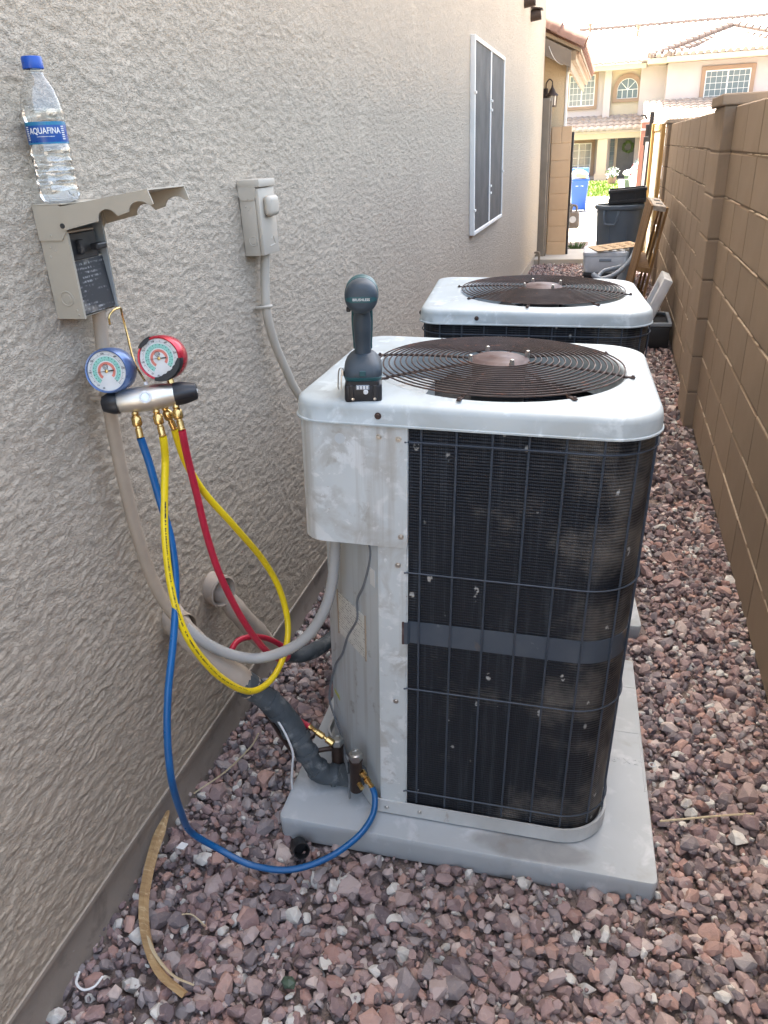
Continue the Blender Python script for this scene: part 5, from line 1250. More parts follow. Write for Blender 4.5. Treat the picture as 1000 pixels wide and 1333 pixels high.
# ------------------------------------------------------------------ objects at the far end of the yard
# open cooler behind the farther condenser
ck = thing('open_cooler', 'small dark cooler with its white frame lid propped open against the block wall', 'cooler', (.44, 6.5, 0))
bm = B(); box(bm, (.335, 6.28, .0), (.535, 6.72, .17), .015, 2); obj('tub', bm, 'plastic_black', ck, world=True, smooth=True)
bm = B(); z = .172
for (a, b_) in (((.325, 6.27, z), (.545, 6.30, z + .03)), ((.325, 6.70, z), (.545, 6.73, z + .03)), ((.325, 6.30, z), (.355, 6.70, z + .03)), ((.515, 6.30, z), (.545, 6.70, z + .03))): box(bm, a, b_, .005, 1)
obj('rim', bm, 'plastic_grey', ck, world=True)
LM = Matrix.Translation((.350, 6.34, .17)) @ Matrix.Rotation(rad(22), 4, 'Y')
bm = B(); W_, Hh_ = .42, .37
for (a, b_) in (((-.035, 0, 0), (.035, .075, Hh_)), ((-.035, W_ - .075, 0), (.035, W_, Hh_)), ((-.035, .075, Hh_ - .075), (.035, W_ - .075, Hh_)), ((-.035, .075, 0), (.035, W_ - .075, .07))): box(bm, a, b_, .008, 2, LM)
ld = obj('lid', bm, 'cooler_white', ck, world=True, smooth=True)
bm = B(); box(bm, (.0, .077, .072), (.012, W_ - .077, Hh_ - .077), .002, 1, LM); obj('lid_panel', bm, 'plastic_grey', ld, world=True)
# pallet standing on edge, leaning on the wall
pl = thing('wood_pallet', 'raw wood pallet standing on edge and leaning on the block wall', 'pallet', (.25, 7.5, 0))
PM = Matrix.Translation((.17, 6.95, .0)) @ Matrix.Rotation(rad(9.4), 4, 'Y')
def plank(lo, hi, mat, nm): bm = B(); box(bm, lo, hi, .003, 1, PM); return obj(nm, bm, mat, pl, world=True)
for zc in (.02, .50, .985): plank((.020, 0, zc), (.118, 1.05, zc + .040), 'wood_grey' if zc > .9 else 'wood_raw', 'stringer')
for i in range(7): plank((0, .005 + i * .155, .0), (.018, .095 + i * .155, 1.022), 'wood_raw', 'deck_board')
for i in (0, 3, 6): plank((.120, .005 + i * .155, .0), (.138, .095 + i * .155, 1.022), 'wood_raw', 'deck_board')
for i in (0, 2): plank((.024, .20 + .30 * i, .20), (.112, .24 + .30 * i, .23), 'wood_raw', 'spacer')
for (y, d) in ((.22, .06), (.62, .07)):
    bm = B(); box(bm, (.045, y, 1.024), (.10, y + d, 1.030), .002, 1, PM); obj('notch_shade', bm, 'plastic_black', pl, world=True)  # black slab laid on the stringer for the shade inside a cut
# stack: black tote, white cooler, cardboard
tt = thing('storage_tote', 'low black plastic tote under the white cooler', 'tote', (.03, 8.5, 0))
bm = B(); prism(bm, [(-.17, 8.26, 0), (.22, 8.26, 0), (.22, 8.76, 0), (-.17, 8.76, 0)], (0, 0, .26)); 
for v in bm.verts:
    if v.co.z > .1: v.co.x += .02 * (1 if v.co.x > 0 else -1); v.co.y += .02 * (1 if v.co.y > 8.5 else -1)
obj('tub', bm, 'plastic_black', tt, world=True)
bm = B(); box(bm, (-.205, 8.225, .262), (.255, 8.795, .285), .008, 2); obj('lid', bm, 'plastic_black', tt, world=True, smooth=True)
cl = thing('cooler', 'pale grey cooler under a sheet of perforated cardboard', 'cooler', (.01, 8.5, .287))
bm = B(); loft(bm, [(.012, 8.51, .287, .20, .25, 9), (.012, 8.51, .30, .212, .262, 9), (.012, 8.51, .44, .222, .272, 9), (.012, 8.51, .452, .218, .268, 9)], 40); obj('body', bm, 'cooler_white', cl, world=True, smooth=True)
bm = B(); loft(bm, [(.012, 8.51, .454, .226, .276, 9), (.012, 8.51, .485, .226, .276, 9), (.012, 8.51, .498, .212, .262, 8), (.012, 8.51, .492, .165, .215, 8)], 40); obj('lid', bm, 'cooler_white', cl, world=True, smooth=True)
bm = B(); box(bm, (-.05, 8.232, .40), (.07, 8.240, .425), .003, 1); obj('handle', bm, 'plastic_grey', cl, world=True)
cb = thing('cardboard_sheet', 'tan cardboard tray sheet with slots lying on the pale cooler', 'cardboard', (.06, 8.5, .50))
bm = B(); CM = Matrix.Translation((.09, 8.48, .515)) @ Matrix.Rotation(rad(-5), 4, 'Y') @ Matrix.Rotation(rad(14), 4, 'Z')
nx, ny = 10, 9
for i in range(nx):
    for j in range(ny):
        if i in (2, 4, 6, 8) and j in (2, 4, 6): continue
        x_, y_ = -.22 + i * .044, -.24 + j * .054
        box(bm, (x_, y_, 0), (x_ + .0441, y_ + .0541, .006), 0, 1, CM)
obj('sheet', bm, 'cardboard', cb, world=True)
# grey wheeled frame with a looped handle beside the stack
wc = thing('hand_cart', 'grey plastic hand cart with a looped handle tipped over beside the cooler', 'hand cart', (.33, 8.3, 0))
bm = B(); tube(bm, [(-.02, 7.92, .20), (-.06, 7.90, .225), (.0, 7.88, .19), (.10, 7.89, .21), (.20, 7.94, .27), (.28, 8.0, .36), (.33, 8.1, .48), (.35, 8.2, .54)], .024, 10, 6); tube(bm, [(-.02, 7.92, .20), (.03, 8.0, .245), (.12, 8.02, .265), (.20, 8.0, .29)], .020, 10, 6); bm.transform(Matrix.Translation((-.03, -.05, .105))); obj('handle', bm, 'plastic_grey', wc, world=True, smooth=True)
bm = B(); prism(bm, [(.24, 8.02, .30), (.36, 8.05, .50), (.40, 8.35, .56), (.30, 8.40, .34)], (.035, -.01, -.03)); prism(bm, [(.15, 8.0, .05), (.36, 8.0, .05), (.37, 8.06, .32), (.22, 8.06, .26)], (0, .3, 0)); bm.transform(Matrix.Translation((-.06, 0, .06))); obj('frame', bm, 'plastic_grey', wc, world=True)
bm = B(); rod(bm, (.30, 7.955, .105), (.30, 7.995, .105), .10, n=22); rod(bm, (.30, 7.945, .105), (.30, 7.953, .105), .045, n=16); obj('wheel', bm, 'plastic_black', wc, world=True, smooth=True)
# trash can with a black crate on it
tc = thing('trash_can', 'round dark blue grey trash can at the end of the yard', 'trash can', (.135, 9.80, 0.012))
TM = Matrix.Translation((.135, 9.80, .0))
bm = B(); lathe(bm, [(0, .0), (.215, .0), (.222, .02), (.236, .40), (.246, .60), (.252, .62), (.262, .78), (.282, .785), (.290, .80), (.288, .825), (.270, .83), (.262, .80), (.23, .10), (0, .10)], 44, TM); cn_ = obj('body', bm, 'can_grey', tc, world=True, smooth=True)
for k in range(8):
    t = k * math.pi / 4 + .35; e = Vector((math.cos(t), math.sin(t), 0)); bm = B(); tube(bm, [Vector((.135, 9.8, .03)) + e * .225, Vector((.135, 9.8, .56)) + e * .247, Vector((.135, 9.8, .61)) + e * .25], .010, 6, 4); obj('rib', bm, 'can_grey', tc, world=True, smooth=True)
for t in (-1.95, 1.2):
    e = Vector((math.cos(t), math.sin(t), 0)); s_ = Vector((-e.y, e.x, 0)); c_ = Vector((.135, 9.8, 0))
    bm = B(); tube(bm, [c_ + e * .262 - s_ * .085 + Vector((0, 0, .775)), c_ + e * .285 - s_ * .078 + Vector((0, 0, .70)), c_ + e * .285 - s_ * .06 + Vector((0, 0, .635)), c_ + e * .288 + Vector((0, 0, .63)), c_ + e * .285 + s_ * .06 + Vector((0, 0, .635)), c_ + e * .285 + s_ * .078 + Vector((0, 0, .70)), c_ + e * .262 + s_ * .085 + Vector((0, 0, .775))], .013, 8, 5); obj('handle', bm, 'can_grey', tc, world=True, smooth=True)
cr = thing('plastic_crate', 'black slotted plastic crate resting on the trash can', 'crate', (.20, 9.80, .835))
KM = Matrix.Translation((.205, 9.80, .838)) @ Matrix.Rotation(rad(-3.5), 4, 'Y')
bm = B(); box(bm, (-.20, -.19, 0), (.20, .19, .012), .004, 1, KM)
for z_ in (.012, .125): 
    for s_ in (-1, 1): box(bm, (-.20, s_ * .19 - .008, z_), (.20, s_ * .19 + .008, z_ + .035), .003, 1, KM); box(bm, (s_ * .20 - .008, -.18, z_), (s_ * .20 + .008, .18, z_ + .035), .003, 1, KM)
for i in range(5):
    x_ = -.19 + i * .095
    for s_ in (-1, 1): box(bm, (x_ - .010, s_ * .19 - .006, .04), (x_ + .010, s_ * .19 + .006, .14), 0, 1, KM)
obj('crate_body', bm, 'plastic_black', cr, world=True)
bm = B(); box(bm, (-.19, -.18, .045), (.19, .18, .13), .004, 1, KM); obj('crate_liner', bm, 'plastic_black', cr, world=True)
# open gate leaf on the right, lit by the sun
gt = thing('wood_gate', 'open wood framed gate with a pale sunlit panel', 'gate', (.48, 10.2, 0))
def gplank(lo, hi, mat, nm): bm = B(); box(bm, lo, hi, .003, 1, GM); return obj(nm, bm, mat, gt, world=True)
GM = Matrix.Translation((.515, 9.66, .10)) @ Matrix.Rotation(rad(1.2), 4, 'Z')
gplank((-.020, 0, 0), (.020, .07, 1.54), 'wood_gate', 'stile'); gplank((-.045, 1.22, 0), (.020, 1.31, 1.56), 'wood_gate', 'stile')
gplank((-.0195, .071, 1.47), (.0195, 1.219, 1.54), 'wood_gate', 'rail'); gplank((-.0195, .071, 0), (.0195, 1.219, .08), 'wood_gate', 'rail')
for i in range(8): gplank((-.010, .072 + i * .1434, .082), (.010, .072 + i * .1434 + .1420, 1.468), 'panel_cream', 'panel_board')
gp = thing('gate_post', 'black steel gate post behind the sunlit gate', 'post', (.44, 11.35, 0), group=None)
bm = B(); box(bm, (.425, 11.32, -.02), (.475, 11.37, 1.80), .004, 1); box(bm, (.385, 11.335, .1), (.424, 11.36, 1.66), .004, 1); obj('post', bm, 'black_steel', gp, world=True)
bm = B(); box(bm, (.37, 11.30, 1.42), (.43, 11.319, 1.52), .004, 1); obj('latch', bm, 'black_steel', gp, world=True)
bm = B(); tube(bm, [(.385, 11.32, 1.72), (.36, 11.31, 1.76), (.31, 11.31, 1.765)], .012, 6, 4); obj('latch_rod', bm, 'black_steel', gp, world=True)
wp_ = thing('white_pipe', 'thin white pipe standing against the black gate post', 'pipe', (.40, 11.27, 0))
bm = B(); rod(bm, (.392, 11.24, .012), (.415, 11.255, 1.46), .017, n=12); obj('pipe', bm, 'white_plastic', wp_, world=True, smooth=True)
sp = thing('side_post', 'salmon coloured post beyond the black gate post', 'post', (.45, 12.5, 0))
bm = B(); box(bm, (.362, 12.44, -.05), (.488, 12.56, 1.74), .006, 1); obj('post', bm, 'salmon', sp, world=True)
bm = B(); box(bm, (.350, 12.43, 1.70), (.500, 12.438, 1.73), .003, 1); box(bm, (.355, 12.43, 1.60), (.495, 12.439, 1.625), .002, 1); obj('strap', bm, 'white_paint', sp, world=True)
# block pillar and black gate frame on the left
bp = thing('block_pillar', 'tan painted block pillar at the end of the house wall', 'pillar', (-.69, 11.62, 0))
bm = B(); box(bm, (-.808, 11.606, 0), (-.552, 11.73, 1.68)); obj('mortar_core', bm, 'tan_block', bp, world=True)
for r in range(8):
    cuts = [(-.812, -.548)] if r not in (7,) else [(-.812, -.684), (-.680, -.548)]
    for (a, b_) in cuts:
        bm = B(); box(bm, (a, 11.60, .02 + r * .2100), (b_, 11.735, .02 + (r + 1) * .2100 - .006), .006, 2); obj('block', bm, 'tan_block', bp, world=True)
lf_ = thing('steel_gate', 'black steel gate edge beside the tan block pillar', 'gate', (-.52, 11.66, 0))
bm = B(); box(bm, (-.545, 11.62, .02), (-.515, 11.70, 1.62), .003, 1); obj('post', bm, 'black_steel', lf_, world=True)
for z_ in (.3, 1.3):
    bm = B(); rod(bm, (-.53, 11.61, z_), (-.53, 11.61, z_ + .08), .012, n=8); obj('hinge', bm, 'black_steel', lf_, world=True)
fc = thing('hose_spigot', 'small pipe tap at the foot of the stucco corner', 'tap', (-.93, 11.0, .1))
bm = B(); tube(bm, [(-.925, 10.98, .16), (-.88, 10.97, .165), (-.86, 10.97, .14), (-.86, 10.97, .0)], .014, 8, 5); obj('pipe', bm, 'trim_brown', fc, world=True, smooth=True)
# gas meter
gm = thing('gas_meter', 'tan gas meter on its riser pipe past the tan block pillar', 'gas meter', (-.50, 13.1, 0))
bm = B(); loft(bm, [(-.525, 13.1, .27, .085, .07, 4), (-.525, 13.1, .29, .10, .08, 4), (-.525, 13.1, .47, .10, .08, 4), (-.525, 13.1, .50, .085, .07, 4)], 24); obj('meter_body', bm, 'fascia_grey', gm, world=True, smooth=True)
bm = B(); rod(bm, (-.525, 13.015, .40), (-.525, 13.03, .40), .05, n=20); obj('dial', bm, 'label_silver', gm, world=True, smooth=True)
bm = B(); tube(bm, [(-.60, 13.06, -.10), (-.60, 13.06, .30), (-.60, 13.06, .60), (-.57, 13.08, .62), (-.56, 13.1, .56), (-.56, 13.1, .50)], .018, 8, 4); tube(bm, [(-.48, 13.1, .50), (-.48, 13.1, .58), (-.52, 13.12, .60), (-.64, 13.14, .60)], .018, 8, 4); box(bm, (-.64, 13.03, .56), (-.53, 13.06, .60), .006, 1); obj('pipework', bm, 'trim_brown', gm, world=True, smooth=True)
# tuft of grass
tf = B(); r_ = random.Random(3)
for k in range(90):
    a = r_.uniform(0, 6.28); q = r_.uniform(0, .11); p = Vector((-.45 + q * math.cos(a), 12.85 + q * math.sin(a), -.06)); e = Vector((math.cos(a) * r_.uniform(.02, .10), math.sin(a) * r_.uniform(.02, .1), r_.uniform(.08, .19))); s_ = Vector((-math.sin(a), math.cos(a), 0)) * .006
    v_ = [tf.verts.new(p - s_), tf.verts.new(p + s_), tf.verts.new(p + e * .6 + s_ * .7 + Vector((0, 0, .02))), tf.verts.new(p + e)]; tf.faces.new(v_)
o = obj('grass_tuft', tf, 'leaf_green'); tag(o, 'small grass tuft growing past the low concrete step', 'plant')

# ------------------------------------------------------------------ across the street
def wheelie(nm, lab, x, y, zb, s, mat, lid_open, rz=0):
    b_ = thing(nm, lab, 'bin', (x, y, zb), (0, 0, rz))
    bm = B(); loft(bm, [(0, 0, .05, .22 * s, .27 * s, 7), (0, 0, .06, .225 * s, .275 * s, 7), (0, 0, .92 * s, .285 * s, .345 * s, 7), (0, 0, .95 * s, .305 * s, .365 * s, 7), (0, 0, 1.00 * s, .305 * s, .365 * s, 7)], 32); obj('tub', bm, mat, b_, smooth=True, angle=30)
    bm = B()
    if lid_open: prism(bm, [(-.30 * s, .33 * s, 1.0 * s), (.30 * s, .33 * s, 1.0 * s), (.285 * s, .52 * s, 1.30 * s), (-.285 * s, .52 * s, 1.30 * s)], (0, .03, .01))
    else: loft(bm, [(0, 0, 1.005 * s, .315 * s, .375 * s, 7), (0, 0, 1.03 * s, .315 * s, .375 * s, 7), (0, 0, 1.07 * s, .24 * s, .30 * s, 6)], 32)
    obj('lid', bm, mat, b_, smooth=not lid_open)
    for sx in (-1, 1): bm = B(); rod(bm, (sx * .20 * s, .30 * s, .12), (sx * .26 * s, .30 * s, .12), .115, n=20); obj('wheel', bm, 'plastic_black', b_, smooth=True)
    bm = B(); rod(bm, (-.25 * s, .39 * s, .93 * s), (.25 * s, .39 * s, .93 * s), .018, n=10); obj('handle', bm, mat, b_, smooth=True)
    bm = B(); prism(bm, [(-.10, -.3205 * s, .75 * s), (.10, -.3205 * s, .75 * s), (.10, -.328 * s, .80 * s), (-.10, -.328 * s, .80 * s)], (0, -.006, 0)); obj('sticker', bm, 'white_plastic', b_)
    return b_
wheelie('recycling_bin', 'blue wheeled bin with its lid open and overfull', -.84, 24.0, GZ, .86, 'bin_blue', True, .06)
bb = thing('rubbish_bag', 'white bag and carton heaped in the open blue bin', 'rubbish', (-.84, 24, GZ + .86))
bm = B(); bmesh.ops.create_icosphere(bm, subdivisions=3, radius=.2)
r_ = random.Random(8)
for v in bm.verts: v.co = Vector((v.co.x * 1.25 - .02, v.co.y * 1.2, v.co.z * .75 + .08)) + v.normal * r_.uniform(-.02, .02)
obj('bag', bm, 'white_plastic', bb, smooth=True)
bm = B(); box(bm, (-.13, -.26, .04), (.16, -.10, .14), .004, 1, Matrix.Rotation(.2, 4, 'Y')); obj('carton', bm, 'cardboard', bb)
wheelie('rubbish_bin', 'green wheeled bin by the front door across the street', .66, 31.6, GZ + .1, .5, 'bin_green', False, -.3)
rb = thing('rubbish_bag', 'pale bag slumped on the closed green bin', 'rubbish', (.68, 31.55, GZ + .62))
bm = B(); bmesh.ops.create_icosphere(bm, subdivisions=3, radius=.2)
for v in bm.verts: v.co = Vector((v.co.x * 1.25, v.co.y * 1.0, v.co.z * .6 + .08)) + v.normal * r_.uniform(-.025, .02)
obj('bag', bm, 'white_plastic', rb, smooth=True)
# white hatchback seen past the posts, tail towards the left
ca = thing('parked_car', 'white car whose red tail light shows past the salmon post', 'car', (2.65, 30.4, GZ))
side = [(-1.98, .32), (-2.02, .55), (-1.98, .85), (-1.86, 1.02), (-1.55, 1.42), (-1.30, 1.50), (.2, 1.52), (.95, 1.02), (1.85, .85), (2.0, .60), (1.98, .32), (1.62, .28), (1.55, .55), (1.25, .66), (.95, .55), (.88, .26), (-.92, .26), (-1.0, .55), (-1.3, .66), (-1.6, .55), (-1.66, .28)]
bm = B(); n_ = len(side); rows = []
for (y, ins) in ((-.86, .06), (-.80, .0), (.80, 0), (.86, .06)):
    rows.append([bm.verts.new((x * (1 - ins * .4), y if z < 1.0 else y * (1 - .16 * (z - 1.0) / .5), z - ins * .3)) for x, z in side])
for a, b_ in zip(rows, rows[1:]):
    for k in range(n_): bm.faces.new((a[k], a[(k + 1) % n_], b_[(k + 1) % n_], b_[k]))
bm.faces.new(rows[0][::-1]); bm.faces.new(rows[-1]); obj('body', bm, 'car_white', ca, smooth=True, angle=35)
for s_ in (-1, 1):
    bm = B(); prism(bm, [(-1.62, s_ * .845, 1.04), (.75, s_ * .845, 1.04), (.18, s_ * .755, 1.45), (-1.28, s_ * .755, 1.44)], (0, s_ * .01, 0)); obj('side_window', bm, 'window_glass', ca)
    bm = B(); prism(bm, [(-2.0, s_ * .62, .78), (-1.96, s_ * .865, .74), (-1.60, s_ * .868, .98), (-1.86, s_ * .66, 1.03)], (0, s_ * .012, 0)); prism(bm, [(-2.03, s_ * .60, .68), (-2.00, s_ * .868, .68), (-1.86, s_ * .868, .98), (-1.90, s_ * .60, 1.02)], (-.01, 0, 0)); obj('tail_light', bm, 'tail_red', ca)
    for x_ in (-1.3, 1.25):
        bm = B(); rod(bm, (x_, s_ * .68, .31), (x_, s_ * .87, .31), .31, n=28); w_ = obj('wheel', bm, 'plastic_black', ca, smooth=True, angle=50)
        bm = B(); rod(bm, (x_, s_ * .871, .31), (x_, s_ * .878, .31), .20, n=24); obj('rim', bm, 'steel', w_)
bm = B(); prism(bm, [(-1.88, -.62, 1.03), (-1.88, .62, 1.03), (-1.57, .58, 1.40), (-1.57, -.58, 1.40)], (-.012, 0, .01)); obj('rear_window', bm, 'window_glass', ca)

hs = thing('neighbour_house', 'pale two storey house with an arched window and tiled roofs across the street', 'house', (1.5, 42, GZ))
def hb(nm, lo, hi, mat, bevel=0, par=None, label=None): bm = B(); box(bm, lo, hi, bevel); return obj(nm, bm, mat, par or hs, world=True, label=label)
G0 = GZ - .1
hb('wall', (-12, 42.6, G0), (1.0, 52, 4.62), 'house_wall')                    # left wing
hb('wall', (-.62, 42.3, 2.35), (-.30, 42.598, 4.60), 'house_wall')
hb('wall', (1.0, 42.3, G0), (14, 52, 4.72), 'house_wall')
hb('wall', (2.12, 41.4, 2.2), (14, 42.298, 4.70), 'house_wall')
hb('recess_wall', (-.298, 42.56, 2.30), (.998, 42.598, 4.55), 'house_cream')
# garage projecting forward
hb('garage', (1.35, 37.0, G0), (8.2, 42.296, 1.61), 'house_wall')
bm = B(); box(bm, (2.0, 36.95, G0), (7.4, 36.998, 1.55))
gd = obj('garage_door', bm, 'white_paint', hs, world=True)
for i in range(4): hb('door_panel', (2.05, 36.93, G0 + .12 + i * .55), (7.35, 36.949, G0 + .60 + i * .55), 'white_paint', .006, gd)
def window(x0, x1, z0, z1, y, mull, bars, trim=.14, blinds=True, lab=None):
    f = B()
    for (a, b_) in (((x0 - trim, y - .10, z0 - trim), (x0, y, z1 + trim)), ((x1, y - .10, z0 - trim), (x1 + trim, y, z1 + trim)), ((x0, y - .10, z1), (x1, y, z1 + trim)), ((x0, y - .12, z0 - trim), (x1, y, z0))): box(f, a, b_, .006)
    w_ = obj('window', f, 'house_tan', hs, world=True, label=lab)
    p = B(); box(p, (x0, y - .030, z0), (x1, y - .024, z1)); obj('pane', p, 'window_glass', w_, world=True)
    g = B(); e = .045
    for (a, b_) in (((x0, y - .06, z0), (x0 + e, y - .031, z1)), ((x1 - e, y - .06, z0), (x1, y - .031, z1)), ((x0 + e, y - .06, z0), (x1 - e, y - .031, z0 + e)), ((x0 + e, y - .06, z1 - e), (x1 - e, y - .031, z1))): box(g, a, b_)
    for k in range(1, mull): xm = x0 + (x1 - x0) * k / mull; box(g, (xm - .03, y - .058, z0 + e), (xm + .03, y - .032, z1 - e))
    nx_, nz_ = bars
    for k in range(1, nx_):
        xm = x0 + (x1 - x0) * k / nx_
        if mull and abs((k / nx_ * mull) % 1) < 1e-6: continue
        box(g, (xm - .007, y - .045, z0 + e), (xm + .007, y - .0315, z1 - e))
    for k in range(1, nz_): zm = z0 + (z1 - z0) * k / nz_; box(g, (x0 + e, y - .044, zm - .008), (x1 - e, y - .033, zm + .008))
    obj('sash', g, 'white_paint', w_, world=True)
    return w_
window(-2.25, -1.05, 3.02, 4.34, 42.598, 2, (6, 5), lab='upper left window')
window(3.74, 5.62, 2.84, 4.10, 41.398, 2, (8, 5), .17, lab='wide upper right window')
window(-2.20, -1.02, .10, 1.42, 42.598, 2, (4, 4), .16, lab='ground floor window under the porch roof')
# arched window
ax, az, ar = .46, 3.62, .47
bm = B(); o_ = [(ax + (ar + .20) * math.cos(math.pi * k / 16), az + (ar + .20) * math.sin(math.pi * k / 16)) for k in range(17)]; i_ = [(ax + ar * math.cos(math.pi * k / 16), az + ar * math.sin(math.pi * k / 16)) for k in range(17)]
o_ = [(ax + ar + .20, 3.10)] + o_ + [(ax - ar - .20, 3.10)]; i_ = [(ax + ar, 3.25)] + i_ + [(ax - ar, 3.25)]
F_ = [[bm.verts.new((x, y, z)) for x, z in L_] for L_, y in ((o_, 42.46), (o_, 42.558), (i_, 42.46), (i_, 42.558))]
for k in range(len(o_)):
    k2 = (k + 1) % len(o_)
    bm.faces.new((F_[0][k], F_[0][k2], F_[2][k2], F_[2][k])); bm.faces.new((F_[0][k], F_[1][k], F_[1][k2], F_[0][k2])); bm.faces.new((F_[2][k], F_[2][k2], F_[3][k2], F_[3][k]))
aw = obj('arched_window', bm, 'house_tan', hs, world=True)
bm = B(); prism(bm, [(x, 42.54, z) for x, z in i_], (0, .01, 0)); obj('pane', bm, 'window_glass', aw, world=True)
bm = B()
for (p, q) in (((ax, 42.53, 3.25), (ax, 42.53, az + ar)), ((ax - ar, 42.53, az), (ax + ar, 42.53, az)), ((ax, 42.53, az), (ax + ar * .7, 42.53, az + ar * .7)), ((ax, 42.53, az), (ax - ar * .7, 42.53, az + ar * .7)), ((ax - ar / 2, 42.53, 3.25), (ax - ar / 2, 42.53, az)), ((ax + ar / 2, 42.53, 3.25), (ax + ar / 2, 42.53, az))): rod(bm, p, q, .016, n=6)
tube(bm, [(x, 42.53, z) for x, z in i_] + [(i_[0][0], 42.53, i_[0][1])], .026, 6, smooth_path=False); obj('sash', bm, 'white_paint', aw, world=True)
# door, sidelight of glass blocks, wreath
dw = hb('front_door', (.20, 42.54, G0 + .1), (1.22, 42.595, 1.66), 'door_grey', .004)
for (xa, xb_) in ((.32, .66), (.76, 1.10)):
    for (za_, zb_) in ((G0 + .22, .45), (.58, 1.0), (1.10, 1.52)): hb('door_panel', (xa, 42.525, za_), (xb_, 42.5385, zb_), 'door_grey', .01, dw)
bm = B(); tube(bm, [(.70 + .22 * math.cos(2 * math.pi * k / 14), 42.50, 1.16 + .22 * math.sin(2 * math.pi * k / 14)) for k in range(15)], .04, 6, 2)
r_ = random.Random(4)
for k in range(160):
    a = r_.uniform(0, 6.28); c_ = Vector((.70 + .22 * math.cos(a), 42.48, 1.16 + .22 * math.sin(a))); q = [c_ + Vector((r_.uniform(-.09, .09), r_.uniform(-.05, .03), r_.uniform(-.09, .09))) for _ in range(3)]
    bm.faces.new([bm.verts.new(p) for p in q])
wr = obj('wreath', bm, 'leaf_green', None); tag(wr, 'green leaf wreath hanging on the grey front door', 'wreath')
for (xa, xb_) in ((.10, .195), (1.225, 1.30)): hb('door_casing', (xa, 42.50, G0 + .1), (xb_, 42.596, 1.74), 'house_cream', .004)
for i in range(8): hb('glass_block', (-.14, 42.54, -.02 + i * .205), (.06, 42.594, .175 + i * .205), 'window_glass', .01)
hb('porch_column', (-.72, 41.2, G0), (-.26, 41.6, 1.56), 'house_cream', .01); hb('column_base', (-.78, 41.14, G0), (-.20, 41.66, .05), 'house_cream', .01)
hb('porch_beam', (-6, 41.15, 1.562), (1.348, 41.65, 1.90), 'house_cream', .01)
hb('beam_trim', (-6, 41.10, 1.80), (1.346, 41.148, 1.91), 'house_wall', .01)
# tiled roofs: waved sheets with stepped courses
def tile_roof(nm, a, b_, up_, rows_, mat, wave=.285, amp=.055, step=.04, label=None):
    a, b_, up_ = Vector(a), Vector(b_), Vector(up_); L_ = (b_ - a).length; ex = (b_ - a).normalized(); nrm = ex.cross(up_).normalized()
    if nrm.z < 0: nrm = -nrm
    nxx = max(4, int(L_ / wave * 8)); bm = B(); prev = None
    for r in range(rows_):
        for (f, dz) in ((r / rows_, step), ((r + 1) / rows_, 0.0)):
            cur = []
            for i in range(nxx + 1):
                x = L_ * i / nxx; h_ = abs(math.sin(math.pi * x / wave)) ** .7 * amp
                cur.append(bm.verts.new(a + ex * x + up_ * f + nrm * (h_ + dz)))
            if prev:
                for i in range(nxx): bm.faces.new((prev[i], prev[i + 1], cur[i + 1], cur[i]))
            prev = cur
    # thickness at the eave
    low = [bm.verts.new(Vector(v.co) - nrm * .07) for v in bm.verts[:nxx + 1]] if False else None
    bm.verts.ensure_lookup_table()
    first_ = [bm.verts[i] for i in range(nxx + 1)]; low = [bm.verts.new(v.co - Vector((0, 0, .09)) * (.4 + .6)) for v in first_]
    for i in range(nxx): bm.faces.new((first_[i], low[i], low[i + 1], first_[i + 1]))
    return obj(nm, bm, mat, hs, world=True, smooth=True, angle=60, label=label)
tile_roof('porch_roof', (-6, 40.9, 1.93), (1.36, 40.9, 1.93), (0, 1.68, .62), 4, 'tile_far')
tile_roof('garage_roof', (1.20, 36.6, 1.62), (8.6, 36.6, 1.62), (0, 4.75, 1.40), 13, 'tile_far')
tile_roof('main_roof', (-13, 41.7, 4.66), (15, 41.7, 4.66), (0, 5.8, 1.98), 15, 'tile_far')
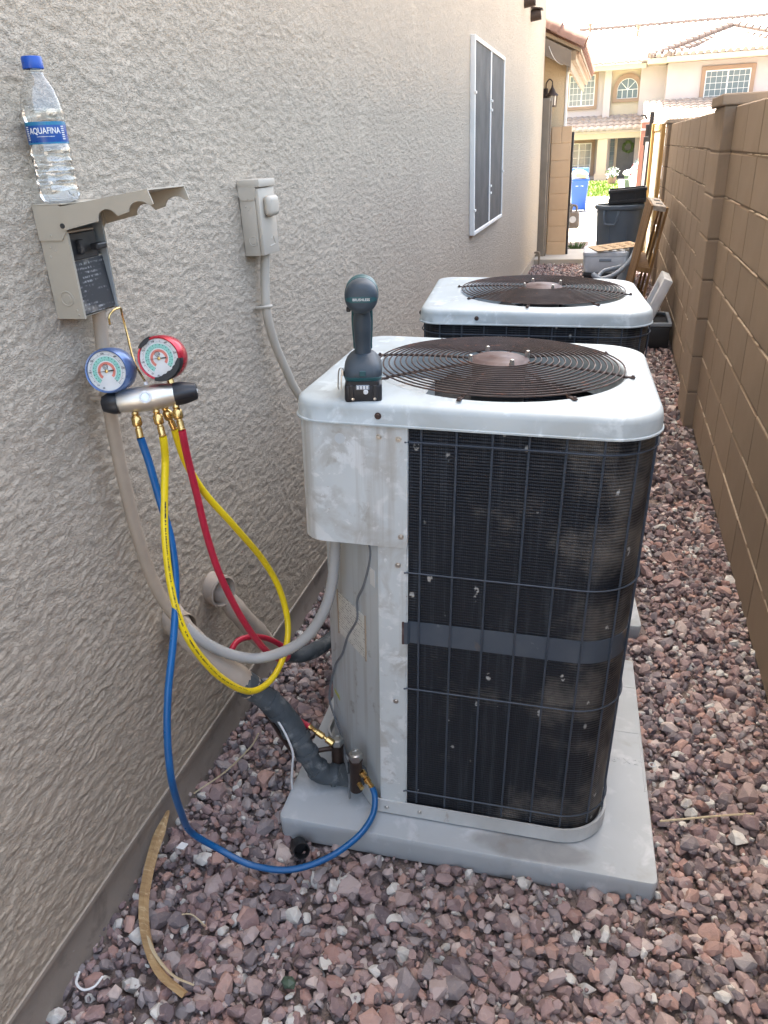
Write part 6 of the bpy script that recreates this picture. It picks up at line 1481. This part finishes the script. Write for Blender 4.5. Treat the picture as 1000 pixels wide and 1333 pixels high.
for (x0, x1, xm, zr, y0) in ((1.25, 8.6, 4.9, 6.02, 40.9), (2.05, 7.6, 4.75, 5.66, 40.6)):   # hip gables over the bays
    ap0 = Vector((xm, y0 + 3.0, zr)); A_, B_ = Vector((x0, y0, 4.74)), Vector((x1, y0, 4.74)); BL, BR = Vector((x0, y0 + 5.5, 4.74)), Vector((x1, y0 + 5.5, 4.74)); ap1 = Vector((xm, y0 + 5.5, zr))
    bm = B(); v_ = [bm.verts.new(p) for p in (A_, B_, ap0, ap1, BL, BR)]; bm.faces.new((v_[0], v_[1], v_[2])); bm.faces.new((v_[0], v_[2], v_[3], v_[4])); bm.faces.new((v_[1], v_[5], v_[3], v_[2])); obj('bay_roof', bm, 'tile_far', hs, world=True)
    for (p, q) in ((A_, ap0), (B_, ap0)):
        n_ = int((q - p).length / .34)
        bm = B()
        for k in range(n_):
            c0, c1 = p.lerp(q, k / n_), p.lerp(q, (k + 1.12) / n_); rod(bm, c0 + Vector((0, 0, .06)), c1 + Vector((0, 0, .02)), .13, .10, n=8)
        o = obj('hip_tiles', bm, 'tile_hip', hs, world=True, smooth=True); o['kind'] = 'stuff'
    tn = int((x1 - x0) / .30); bm = B()
    for k in range(tn): c_ = A_ + Vector((.30 * k + .1, 0, .02)); rod(bm, c_, c_ + Vector((0, .35, .15)), .11, .10, n=8)
    o = obj('eave_tiles', bm, 'tile_far', hs, world=True, smooth=True); o['kind'] = 'stuff'
    hb('fascia', (x0 - .05, y0 - .02, 4.48), (x1 + .05, y0 + .06, 4.70), 'house_cream', .01); hb('soffit', (x0, y0 + .061, 4.50), (x1, y0 + 1.6, 4.54), 'house_cream')
hb('fascia', (-13, 41.74, 4.40), (1.19, 41.82, 4.62), 'house_cream', .01); hb('soffit', (-13, 41.821, 4.44), (1.19, 42.59, 4.48), 'house_cream')
bm = B()
for k in range(82): c_ = Vector((-13 + k * .34, 47.5, 6.70)); rod(bm, c_, c_ + Vector((.38, 0, -.02)), .13, .105, n=8)
o = obj('ridge_tiles', bm, 'tile_hip', hs, world=True, smooth=True); o['kind'] = 'stuff'
bm = B()
for k in range(26): c_ = Vector((-1.9 + k * .0, 41.7, 4.70)) + Vector((-.10 * k, .22 * k, .076 * k)); rod(bm, c_ + Vector((0, 0, .05)), c_ + Vector((-.11, .25, .09)), .12, .10, n=8)
o = obj('hip_tiles', bm, 'tile_hip', hs, world=True, smooth=True); o['kind'] = 'stuff'
for (x_, y_, z_, h_) in ((.75, 45.6, 5.98, .55), (-1.6, 47.2, 6.6, .35)):
    bm = B(); rod(bm, (x_, y_, z_ - .2), (x_, y_, z_ + h_), .05, n=10); rod(bm, (x_, y_, z_ + h_ - .1), (x_, y_, z_ + h_), .09, n=10); obj('vent_pipe', bm, 'house_tan', hs, world=True, smooth=True)
# white potted flowers by the porch
fp = thing('potted_flowers', 'white flowering plant by the porch column', 'plant', (.05, 36.4, GZ + .1))
bm = B(); lathe(bm, [(0, 0), (.14, 0), (.19, .30), (.17, .30), (.15, .25), (0, .25)], 18); obj('pot', bm, 'tile_brown', fp, smooth=True)
bm = B(); bw = B(); r_ = random.Random(12)
for k in range(240):
    d = Vector((r_.gauss(0, 1), r_.gauss(0, 1), r_.gauss(0, .8))).normalized() * r_.uniform(.08, .27); c_ = Vector((0, 0, .44)) + d
    t_ = bm if k % 2 else bw; q = [c_ + Vector((r_.uniform(-.07, .07), r_.uniform(-.07, .07), r_.uniform(-.07, .07))) for _ in range(3)]; t_.faces.new([t_.verts.new(p) for p in q])
obj('leaves', bm, 'leaf_green', fp); obj('flowers', bw, 'white_plastic', fp)
print('objects', len(bpy.data.objects))
